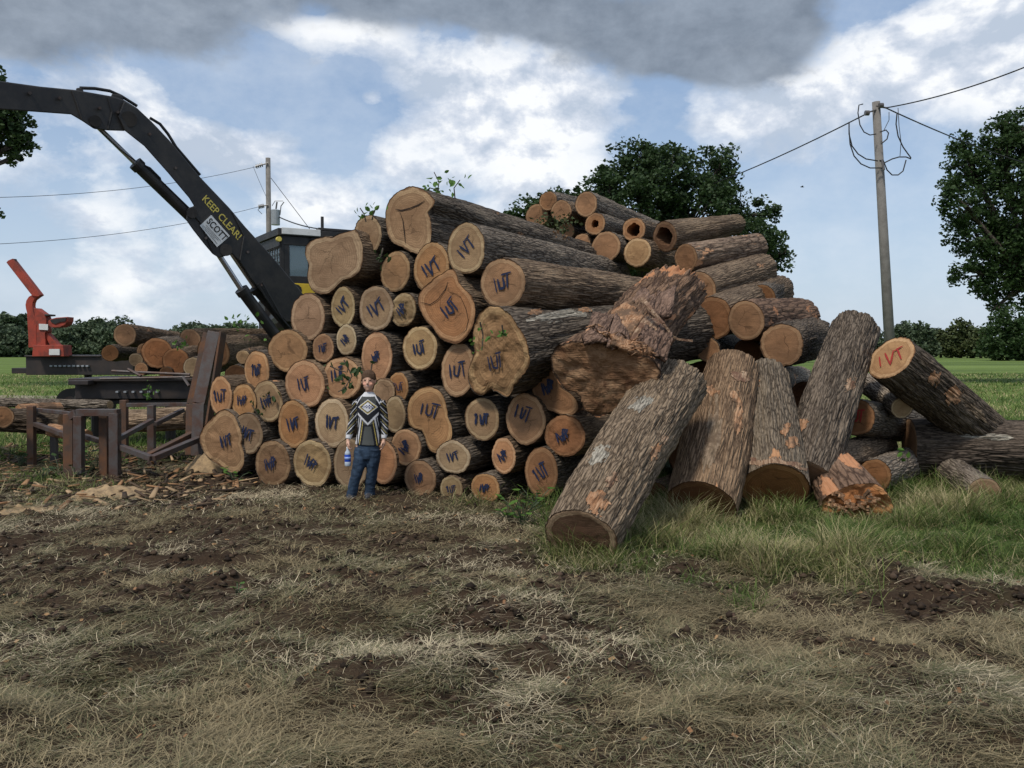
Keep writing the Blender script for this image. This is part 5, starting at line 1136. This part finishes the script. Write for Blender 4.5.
# ---------------------------------------------------------------- leafy sprigs and weeds
def sprig(pts, Y, n, ls, label, mat='leaf_twig', grp='leafy sprigs caught on the logs', spread=.09, cat='sprig', name='leafy_sprig', flat=False, droop=False):
    p = [P(x, y, Y) for x, y in pts]; r = empty(name, p[0].copy(), label, cat, grp)
    m = MB(); m.tube(p, [.009*(1-.5*i/len(p)) for i in range(len(p))], 5); m.build('stem', M['trunk'], r)
    g = np.random.default_rng(int(pts[0][0]*3+pts[0][1])); V = []; Q = []
    for i in range(n):
        t_ = g.uniform(.25, 1)*(len(p)-1); k = min(int(t_), len(p)-2); c = p[k].lerp(p[k+1], t_-k)+Vector(g.normal(0, spread, 3))
        u = Vector(g.normal(0, 1, 3)); u.y = -abs(u.y)*.5; u.normalize(); w_ = u.cross(Vector(g.normal(0, 1, 3))).normalized(); s = ls*g.uniform(.6, 1.25); nn = u.cross(w_)*s*.12
        b = len(V); V += [c-u*s*.5, c-u*s*.2+w_*s*.30+nn, c+u*s*.2+w_*s*.26+nn, c+u*s*.55, c+u*s*.2-w_*s*.26+nn, c-u*s*.2-w_*s*.30+nn]; Q += [(b, b+1, b+2, b+3), (b, b+3, b+4, b+5)]
    m = MB(); m.add(V, Q); m.build('leaves', M[mat], r); return r
sprig([(366, 222), (364, 214), (360, 208)], 10.5, 8, .085, 'green leaf sprig above the small perched log end', spread=.05)
sprig([(372, 220), (374, 211), (378, 207)], 10.6, 7, .08, 'green leaf pair left of the largest top log', spread=.05)
sprig([(443, 198), (438, 190), (439, 182), (434, 172)], 10.9, 14, .075, 'tall wispy sprig growing up from the largest top log', spread=.07)
sprig([(455, 199), (454, 188), (460, 180)], 11.1, 12, .075, 'second wispy sprig beside the tall one on the top log', spread=.07)
sprig([(428, 192), (430, 188), (438, 190)], 10.7, 8, .07, 'low leaf tuft at the head of the largest top log', spread=.06)
sprig([(344, 360), (352, 376), (345, 388), (338, 392)], 9.95, 20, .085, 'hanging leaf spray over the log end left of the boy\'s face', 'leaf_right', spread=.09)
sprig([(330, 366), (338, 370), (346, 372)], 10.0, 9, .07, 'small leaf spray above the log end left of the boy', 'leaf_right', spread=.05)
sprig([(383, 248), (381, 256), (378, 262)], 10.4, 10, .07, 'dark leaf cluster under the perched log end', 'leaf_right', spread=.05)
sprig([(372, 364), (371, 371), (374, 376)], 10.0, 6, .07, 'few leaves over the log directly above the boy', 'leaf_right', spread=.05)
sprig([(239, 326), (241, 322), (248, 320)], 14.8, 22, .085, 'leafy sprig on top of the far left heap', spread=.12)
sprig([(252, 405), (256, 412), (262, 420)], 11.2, 12, .07, 'green scraps between the cracked weathered log ends', 'leaf_right', spread=.06)
sprig([(266, 394), (268, 398), (274, 396)], 11.1, 8, .07, 'leaf scraps on the dull weathered log end', 'leaf_right', spread=.05)
sprig([(150, 384), (148, 390), (151, 396)], 15.2, 16, .08, 'pale green leaf spray hanging over the black log deck', spread=.08)
sprig([(480, 322), (483, 335), (482, 350)], 9.1, 14, .05, 'green leaf strings dangling over the flared butt', spread=.05)
sprig([(502, 325), (503, 332), (506, 336)], 9.05, 8, .06, 'bright little leaf tuft on the flared butt', spread=.03)
sprig([(176, 344), (180, 346), (184, 348)], 16.2, 12, .08, 'small leaf spray on the far left heap', spread=.09)
sprig([(898, 462), (903, 457), (908, 452)], 9.8, 6, .07, 'pale leaf by the foot of the level black log', spread=.05)
# moss and litter lying along the top log, loose bark bits
g = np.random.default_rng(8); CC = []
for k in range(150):
    t_ = g.uniform(0, 1); p = P(440+t_*125, 200+t_*38+g.uniform(-2, 6), 10.9+t_*2.2); CC.append(p)
o = leafmesh('leaf_litter', np.array(CC), None, .055, M['leaf_dead'], None, 5, .10, 81, .3); tag(o, 'dry leaf litter along the top of the largest top log', kind='stuff')
CC = [P(530+g.uniform(0, 45), 216+g.uniform(0, 20), 13.2) for k in range(40)]
o = leafmesh('leaf_litter', np.array(CC), None, .06, M['leaf_far_y'], None, 6, .14, 82, .5); tag(o, 'mossy twigs and leaves between the top log and the upper right pile', kind='stuff')
# broadleaf weeds
def weed(px, py, n, h, ls, label, mat='leaf_twig'):
    c = Pg(px, py) if False else P(px, py, 1496/(py-HOR)); c.z = float(gz(c.x, c.y)); r = empty('weed', c, label, 'weed', 'broadleaf weeds at the foot of the logs'); g = np.random.default_rng(int(px+py)); m = MB(); V = []; Q = []
    for i in range(n):
        a = g.uniform(0, 6.28); d = g.uniform(.1, 1)*h*.9; tip = c+Vector((math.cos(a)*d, math.sin(a)*d, h*g.uniform(.25, 1))); m.tube([c, c.lerp(tip, .6)+Vector((0, 0, h*.12)), tip], .004, 4)
        u = Vector((math.cos(a), math.sin(a), g.uniform(-.4, .5))).normalized(); w_ = Vector((-math.sin(a), math.cos(a), g.uniform(-.4, .4))).normalized(); s = ls*g.uniform(.6, 1.2); b = len(V)
        V += [tip-u*s*.4, tip-u*s*.1+w_*s*.32, tip+u*s*.3+w_*s*.24, tip+u*s*.65, tip+u*s*.3-w_*s*.24, tip-u*s*.1-w_*s*.32]; Q += [(b, b+1, b+2, b+3), (b, b+3, b+4, b+5)]
    m.build('stem', M['leaf_far'], r); m = MB(); m.add(V, Q); m.build('leaves', M[mat], r)
for a in [(522, 524, 22, .30, .10, 'bright broad-leaved weed left of the foremost leaning log foot'), (508, 519, 14, .2, .08, 'small broad-leaved weed at the bottom of the stack'), (535, 512, 14, .26, .09, 'weed growing against the steep-lettered log end'),
          (97, 471, 20, .34, .12, 'pale green weed between the rack posts'), (60, 474, 18, .28, .11, 'weed at the left foot of the steel rack'), (76, 480, 16, .2, .09, 'low weed in front of the rack posts'), (140, 470, 12, .2, .08, 'small weed right of the rack'), (42, 480, 12, .18, .08, 'weed left of the sawdust mound'), (120, 466, 18, .3, .10, 'leafy weed against the right-hand post of the rack'), (85, 468, 18, .34, .10, 'leafy weed filling the middle of the rack'), (20, 466, 14, .24, .09, 'weed at the left edge behind the rack'), (235, 484, 12, .2, .08, 'weed below the big double-lobed log end'),
          (238, 612, 7, .09, .055, 'tiny seedling with pale round leaves alone in the mud'), (940, 478, 16, .36, .07, 'pale-leaved weed in front of the level black log'), (905, 486, 14, .3, .07, 'weed beside the orange-ended low log'), (968, 470, 10, .5, .06, 'tall thin weed against the level black log')]:
    weed(*a, **({'mat': 'leaf_right'} if a[0] in (60, 76, 42, 140, 20, 85) else {}))
# sawdust mounds
def mound(px, py, rx, ry, h, label, seed):
    c = P(px, py, 1496/(py-HOR)); n1_, n2_ = 40, 16; V = []; Fc = []
    for j in range(n2_+1):
        for i in range(n1_):
            a = 2*math.pi*i/n1_; q = j/n2_; w_ = 1+.7*(float(fbm(math.cos(a)*1.4+seed, math.sin(a)*1.4, 0, 7, 2))-.5)*2; x = c.x+math.cos(a)*rx*q*w_; y = c.y+math.sin(a)*ry*q*w_
            V.append((x, y, float(gz(x, y))+h*(1-q*q)**1.3*(.5+float(fbm(x*6, y*6, 0, 9, 3)))-.012*(q > .9)+.006))
    for j in range(n2_):
        for i in range(n1_): k2 = (i+1) % n1_; Fc.append((j*n1_+i, (j+1)*n1_+i, (j+1)*n1_+k2, j*n1_+k2))
    me = bpy.data.meshes.new('sawdust_heap'); me.from_pydata(V, [], Fc); bm = bmesh.new(); bm.from_mesh(me); bmesh.ops.recalc_face_normals(bm, faces=bm.faces); bm.to_mesh(me); bm.free()
    for p in me.polygons: p.use_smooth = True
    tag(link('sawdust_heap', me, M['sawdust']), label, 'sawdust heap', 'sawdust heaps')
mound(116, 494, .46, .50, .10, 'pale orange sawdust heap in front of the steel rack', 3); mound(203, 474, .34, .35, .24, 'sawdust and bark heap at the left foot of the pile', 8); mound(30, 510, .40, .3, .02, 'thin spread of orange sawdust at far left', 12); mound(948, 508, .5, .45, .05, 'patch of tan dust and dead grass at right', 14)
# a bird in the air, right of the oak
bd = empty('bird', P(802, 187, 60), 'tiny dark bird flying in the blue sky right of the oak', 'bird')
m = MB(); c = P(802, 187, 60); m.tube([c+Vector((-.12, 0, 0)), c+Vector((-.05, 0, .01)), c+Vector((.08, 0, 0)), c+Vector((.15, 0, .0))], [.01, .035, .03, .01], 8)
for s_ in (-1, 1): m.add([c+Vector((-.07, 0, .02)), c+Vector((.07, 0, .02)), c+Vector((.03, .18*s_, .06)), c+Vector((-.04, .18*s_, .06))], [(0, 1, 2, 3)])
m.build('body', M['wire'], bd)
# ---------------------------------------------------------------- the boy
YB = 9.75; KB = YB/F
def b(x, y, d=0.0): p = P(x, y, YB); return Vector((p.x, YB+d, p.z))
boyz = float(gz(b(361, 506).x, YB)); DZ = boyz-b(361, 506).z
def bb(x, y, d=0.0): return b(x, y, d)+Vector((0, 0, DZ))
boy = empty('person', Vector((b(361, 506).x, YB, boyz)), 'smiling boy in black, white and gold striped jersey and jeans standing before the logs', 'person')
def ring_solid(bm, rings, n=20):
    """rings: list of (centre, rx, ry, tiltx) stacked vertically, or along a path"""
    prev = None; first = None
    for i, (c, rx, ry) in enumerate(rings):
        c0 = rings[max(i-1, 0)][0]; c1 = rings[min(i+1, len(rings)-1)][0]; d = (c1-c0).normalized(); r = d.cross(Vector((0, 1, 0))); r = r.normalized() if r.length > .2 else Vector((1, 0, 0)); f = r.cross(d).normalized()
        vs = [bm.verts.new(c+r*math.cos(2*math.pi*k/n)*rx+f*math.sin(2*math.pi*k/n)*ry) for k in range(n)]
        if prev:
            for k in range(n): bm.faces.new((prev[k], prev[(k+1) % n], vs[(k+1) % n], vs[k]))
        else: bm.faces.new(vs[::-1])
        prev = vs
    bm.faces.new(prev)
def ell(bm, c, r, n=16):
    res = bmesh.ops.create_uvsphere(bm, u_segments=n, v_segments=n//2+2, radius=1); 
    for v in res['verts']: v.co = Vector((v.co.x*r[0], v.co.y*r[1], v.co.z*r[2]))+c
def remesh(bm, name, voxel, mat, smooth=3, colf=None):
    bmesh.ops.recalc_face_normals(bm, faces=bm.faces)
    me = bpy.data.meshes.new('tmp'); bm.to_mesh(me); bm.free(); o = bpy.data.objects.new('tmp', me); COL.objects.link(o)
    m = o.modifiers.new('r', 'REMESH'); m.mode = 'VOXEL'; m.voxel_size = voxel; m.use_smooth_shade = True
    s = o.modifiers.new('s', 'SMOOTH'); s.factor = .5; s.iterations = smooth
    bpy.context.view_layer.update(); dg = bpy.context.evaluated_depsgraph_get(); me2 = bpy.data.meshes.new_from_object(o.evaluated_get(dg)); bpy.data.objects.remove(o)
    me2.name = name; me2.materials.clear()
    for p in me2.polygons: p.use_smooth = True
    Mi = parent_world(boy).inverted(); cols = []
    for v in me2.vertices:
        if colf: cols.append(colf(v.co.copy(), v.normal))
        v.co = Mi@v.co
    if colf: cattr(me2, 'col', np.array(cols))
    return link(name, me2, mat, boy)
def w2px(p):   # pixels in the boy's own plane, used only to lay out the jersey pattern
    return 512+p.x/YB*F*1.0, None
# body: head, neck, trunk, arms, legs, hands with fingers -- one surface
bm = bmesh.new()
hc = bb(368.7, 387.4, 0)
ell(bm, hc+Vector((0, .008, .012)), (.071, .090, .096), 24); ell(bm, hc+Vector((0, -.020, -.042)), (.057, .066, .068), 20)
ell(bm, hc+Vector((0, -.052, -.088)), (.026, .024, .020), 12)                                       # chin
ell(bm, hc+Vector((0, -.088, -.022)), (.012, .018, .015), 10); ring_solid(bm, [(hc+Vector((0, -.076, .012)), .007, .008), (hc+Vector((0, -.092, -.022)), .010, .010)], 8)   # nose
for s in (-1, 1):
    ell(bm, hc+Vector((s*.073, .012, -.010)), (.010, .016, .024), 10)                                   # ears
    ell(bm, hc+Vector((s*.036, -.058, -.034)), (.020, .018, .018), 10)                                  # cheeks
    ell(bm, hc+Vector((s*.026, -.073, .020)), (.018, .010, .006), 8)                                    # brow
ring_solid(bm, [(bb(369, 395, .01), .038, .042), (bb(369, 401, .015), .042, .045), (bb(369, 406, .01), .07, .05)], 16)
ring_solid(bm, [(bb(369, 402), .09, .05), (bb(369, 408), .140, .066), (bb(369, 420), .135, .082), (bb(368.5, 434), .118, .078), (bb(368, 446), .122, .08), (bb(367, 455), .125, .085), (bb(366.5, 460), .11, .08)], 24)
armL = [(bb(357.5, 408, .01), .043, .045), (bb(354.5, 420, .03), .037, .038), (bb(351.5, 431, .035), .031, .032), (bb(349.5, 440, .0), .027, .028), (bb(348.6, 446.5, -.03), .020, .022)]
armR = [(bb(380.5, 408, .01), .043, .045), (bb(383.0, 420, .03), .037, .038), (bb(384.4, 431, .035), .031, .032), (bb(384.4, 440, .0), .026, .027), (bb(384.2, 446, -.02), .020, .022)]
for A_ in (armL, armR): ring_solid(bm, A_, 14)
def hand(bm, wrist, s, grip):
    w_ = wrist; palm = w_+Vector((s*-.004, -.006, -.040)); ell(bm, palm, (.024, .030, .036), 14); ring_solid(bm, [(w_, .019, .021), (palm+Vector((0, 0, .005)), .022, .026)], 12)
    L = [.052, .060, .056, .044]
    for k in range(4):
        y = -.024+.016*k; k0 = palm+Vector((0, y, -.022)); l = L[k]*.9; inw = s*-.012 if not grip else s*-.010
        k1 = k0+Vector((inw*.5, 0, -l*.48)); k2 = k1+Vector((inw*1.1+(s*-.010 if grip else 0), 0, -l*.30)); k3 = k2+Vector((inw*1.6, 0, -l*.16 if not grip else l*.02))
        ring_solid(bm, [(k0, .0088, .0088), (k1, .0082, .0082), (k2, .0076, .0076), (k3, .0062, .0062)], 8)
    t0 = palm+Vector((s*-.006, -.026, .012)); ring_solid(bm, [(t0, .011, .011), (t0+Vector((s*-.010, -.018, -.020)), .0095, .0095), (t0+Vector((s*-.016, -.022, -.042)), .0075, .0075)], 8)
hand(bm, bb(348.5, 446, -.03), -1, True); hand(bm, bb(384.2, 446, -.02), 1, False)
legL = [(bb(362.5, 455), .072, .078), (bb(360.5, 466, .0), .064, .07), (bb(357.0, 480, -.01), .050, .055), (bb(354, 490, .0), .046, .050), (bb(351.8, 500, .015), .036, .038), (bb(351, 504, .01), .036, .04)]
legR = [(bb(373.5, 455), .072, .078), (bb(373, 466, .01), .062, .07), (bb(371.5, 480, .03), .050, .055), (bb(370, 490, .045), .046, .050), (bb(369, 498, .06), .036, .038), (bb(368.8, 502, .06), .036, .04)]
for A_ in (legL, legR): ring_solid(bm, A_, 14)
SK = np.array((.60, .36, .25))
def skin(p, n):
    q = p-hc; c = SK.copy()
    if abs(q.x) < .09 and q.z > -.12:
        if q.y < -.05:
            for s in (-1, 1):
                if ((q.x-s*.028)/.012)**2+((q.z-.006)/.0055)**2 < 1: c = np.array((.04, .025, .02))
                if abs(q.x-s*.028) < .017 and abs(q.z-.022-(.006-abs(q.x-s*.028)*.3)) < .004: c = np.array((.16, .09, .05))
            zc = -.052+.012*(q.x/.03)**2
            if abs(q.x) < .017 and abs(q.z-zc) < .0040: c = np.array((.70, .64, .58))
            elif abs(q.x) < .023 and abs(q.z-zc) < .0075: c = np.array((.46, .21, .16))
            if abs(q.z+.026) < .02 and .02 < abs(q.x) < .052: c = c*np.array((1.08, .9, .88))
    return c
body = remesh(bm, 'body', .0055, M['vc_body'], 1, skin)
# hair
bm = bmesh.new(); n = 28
for k in range(3): pass
ell(bm, hc+Vector((0, .014, .042)), (.079, .092, .084), 28); ell(bm, hc+Vector((0, .040, .010)), (.082, .068, .088), 24)
r = random.Random(3)
for i in range(130):     # locks
    a = r.uniform(-1.25, 1.25); ph = r.uniform(.15, 1.0); d = Vector((math.sin(a)*.079, -math.cos(a)*.086+.016, .040+.012*math.cos(a*4+1))); base = hc+Vector((math.sin(a)*.036, -math.cos(a)*.045+.02, .100+r.uniform(-.01, .012))); tip = hc+d+Vector((r.uniform(-.006, .006), -.004, r.uniform(-.012, .016)+(-.026 if abs(a) > .95 else 0)))
    mid = base.lerp(tip, .55)+Vector((math.sin(a)*.012, -math.cos(a)*.014, .006)); ring_solid(bm, [(base, .008, .008), (mid, .009, .009), (tip, .003, .003)], 6)
def hair(p, n): return np.array((.085, .05, .03))*(.7+.6*float(vnoise(p.x*140, p.y*60, p.z*22, 4)))
remesh(bm, 'hair', .0055, M['vc_cloth'], 1, hair)
# jersey
bm = bmesh.new()
ring_solid(bm, [(bb(369, 398.6, .012), .050, .054), (bb(369, 401.0, .010), .070, .060), (bb(369, 403.5, .008), .115, .068), (bb(369, 406.5), .145, .078), (bb(369, 412), .150, .092), (bb(369, 424), .142, .100), (bb(368.7, 436), .122, .092), (bb(368.4, 446), .136, .096), (bb(368.2, 451), .144, .102)], 36)
for A_ in (armL, armR):
    c = [(p, rx+.013, ry+.016) for p, rx, ry in A_]; c[0] = (c[0][0], .056, .062); c[-1] = (c[-1][0]+Vector((0, 0, .012)), .028, .030); ring_solid(bm, c, 18)
O = bb(369, 399.6)
def jersey(p, n):
    x = (p.x-O.x)/KB; y = -(p.z-O.z)/KB                # pixels right of and below the collar
    W_ = np.array((.62, .62, .63)); K = np.array((.016, .017, .022)); Gd = np.array((.46, .36, .10)); Gy = np.array((.085, .09, .085)); Nv = np.array((.02, .035, .12))
    ax_ = abs(x); arm = ax_ > 11.6+max(0, 8-y)*.35
    if n.y > .35: return K
    if arm:
        if y > 41.2: return W_
        t_ = (y+ (ax_-14)*-1.1) % 7.6
        if y < 9 and 2 < t_ < 4.0: return W_
        if y > 22: return W_ if t_ < 1.2 else (Gy if 3.6 < t_ < 5.2 else (Gd if 5.2 < t_ < 5.8 else K))
        return W_ if t_ < .9 else (Gd if 3.1 < t_ < 3.6 else K)
    if 10.4 < ax_ <= 12.2 and y > 12: return K  # black strip painted between sleeve and trunk as underarm shade
    if y < 3.2 and ax_ < 5.6: return W_                         # collar
    if abs(ax_-(5.0+y*.62)) < .6 and y < 11: return W_      # raglan piping
    d = ax_/9.8+abs(y-13.5)/7.6                                   # chest diamond
    if d < .66:
        if ax_ < 6 and abs(y-13.2-.18*x*(1 if y > 13 else -1)) < 1.6 and (int((x+9)*.7)+int(y*.8)) % 2 == 0: return Nv
        return W_
    if d < .78: return K
    if d < .92: return Gd
    if d < 1.02: return W_
    vv = y-(29.2-ax_*1.02)
    if 0 < vv < 2.6 and ax_ < 11: return W_                     # white chevron under the diamond
    if 2.6 < vv < 5.0 and ax_ < 5 and y < 31: return Gy
    if vv >= 2.6 and y > 24:
        q = ax_-(y-28)*.16
        if 6.6 < q < 8.2: return W_
        if 4.6 < q < 5.4: return Gd
        if 9.3 < q < 9.9: return W_
        if q < 2.4 and y > 33: return Gy
        if y > 50.2: return K
    if y < 22 and 5.4+y*.62 < ax_: return K*1.3
    if y < 12 and ax_ < 8: return Gy*.7
    return K
remesh(bm, 'jersey', .0052, M['vc_cloth'], 1, jersey)
# jeans
bm = bmesh.new()
ring_solid(bm, [(bb(368, 447), .118, .082), (bb(367.8, 455), .132, .094), (bb(367.5, 461), .130, .094), (bb(367.3, 465), .10, .08)], 28)
for A_ in (legL, legR):
    c = [(p, rx+.014, ry+.016) for p, rx, ry in A_]; c[-2] = (c[-2][0], .056, .062); c[-1] = (c[-1][0], .062, .074); ring_solid(bm, c, 18)
def jean(p, n):
    k = float(fbm(p.x*18, p.y*18, p.z*9, 5, 3)); f = float(fbm(p.x*50, p.y*20, p.z*70, 6, 2)); c = np.array((.026, .044, .072))*(1+1.1*max(0, k-.45)*2.2)*(.8+.4*f); return c
jo = remesh(bm, 'jeans', .006, M['vc_cloth'], 1, jean)
for v in jo.data.vertices:      # folds
    w_ = v.co; k = float(fbm(w_.x*14, w_.y*14, w_.z*26, 15, 2))-.5; v.co += v.normal*k*.016
# trainers
for nm, c in (('shoe', bb(350.8, 505.0, -.04)), ('shoe', bb(368.8, 503.0, .02))):
    m = bmesh.new(); ell(m, c+Vector((0, -.03, .006)), (.042, .105, .034), 14); ell(m, c+Vector((0, .03, .03)), (.038, .05, .04), 12); remesh(m, nm, .006, M['vc_cloth'], 2, lambda p, n: np.array((.05, .05, .055)) if n.z > -.2 else np.array((.5, .5, .5)))
# bottle held by the cap end
bt = empty('drink_bottle', bb(348.6, 472, -.045), 'clear drink bottle with blue label hanging from the boy\'s hand', 'bottle')
c = bb(348.6, 472, -.045); m = MB(); prof = [(0, .030), (.008, .034), (.05, .034), (.055, .031), (.125, .031), (.13, .034), (.155, .030), (.178, .014), (.196, .0125)]
m.tube([c+Vector((0, 0, z)) for z, _ in prof], [r_ for _, r_ in prof], 20); m.build('bottle_body', m_plain('clear_plastic', (.42, .48, .55), .15, 0, .1), bt, smooth=True)
m = MB(); m.tube([c+Vector((0, 0, z)) for z in (.048, .052, .128, .132)], [.033, .0345, .0345, .033], 20); m.build('label', m_plain('blue_label', (.01, .06, .42), .35, 0, .1), bt, smooth=True)
m = MB(); m.tube([c+Vector((0, 0, z)) for z in (.075, .105)], [.0352, .0352], 20); m.build('label_band', m_plain('label_white_band', (.25, .35, .65), .4, 0, .3), bt, smooth=True)
m = MB(); m.tube([c+Vector((0, 0, z)) for z in (.195, .215)], [.0155, .0150], 16); m.build('cap', M['white'], bt)
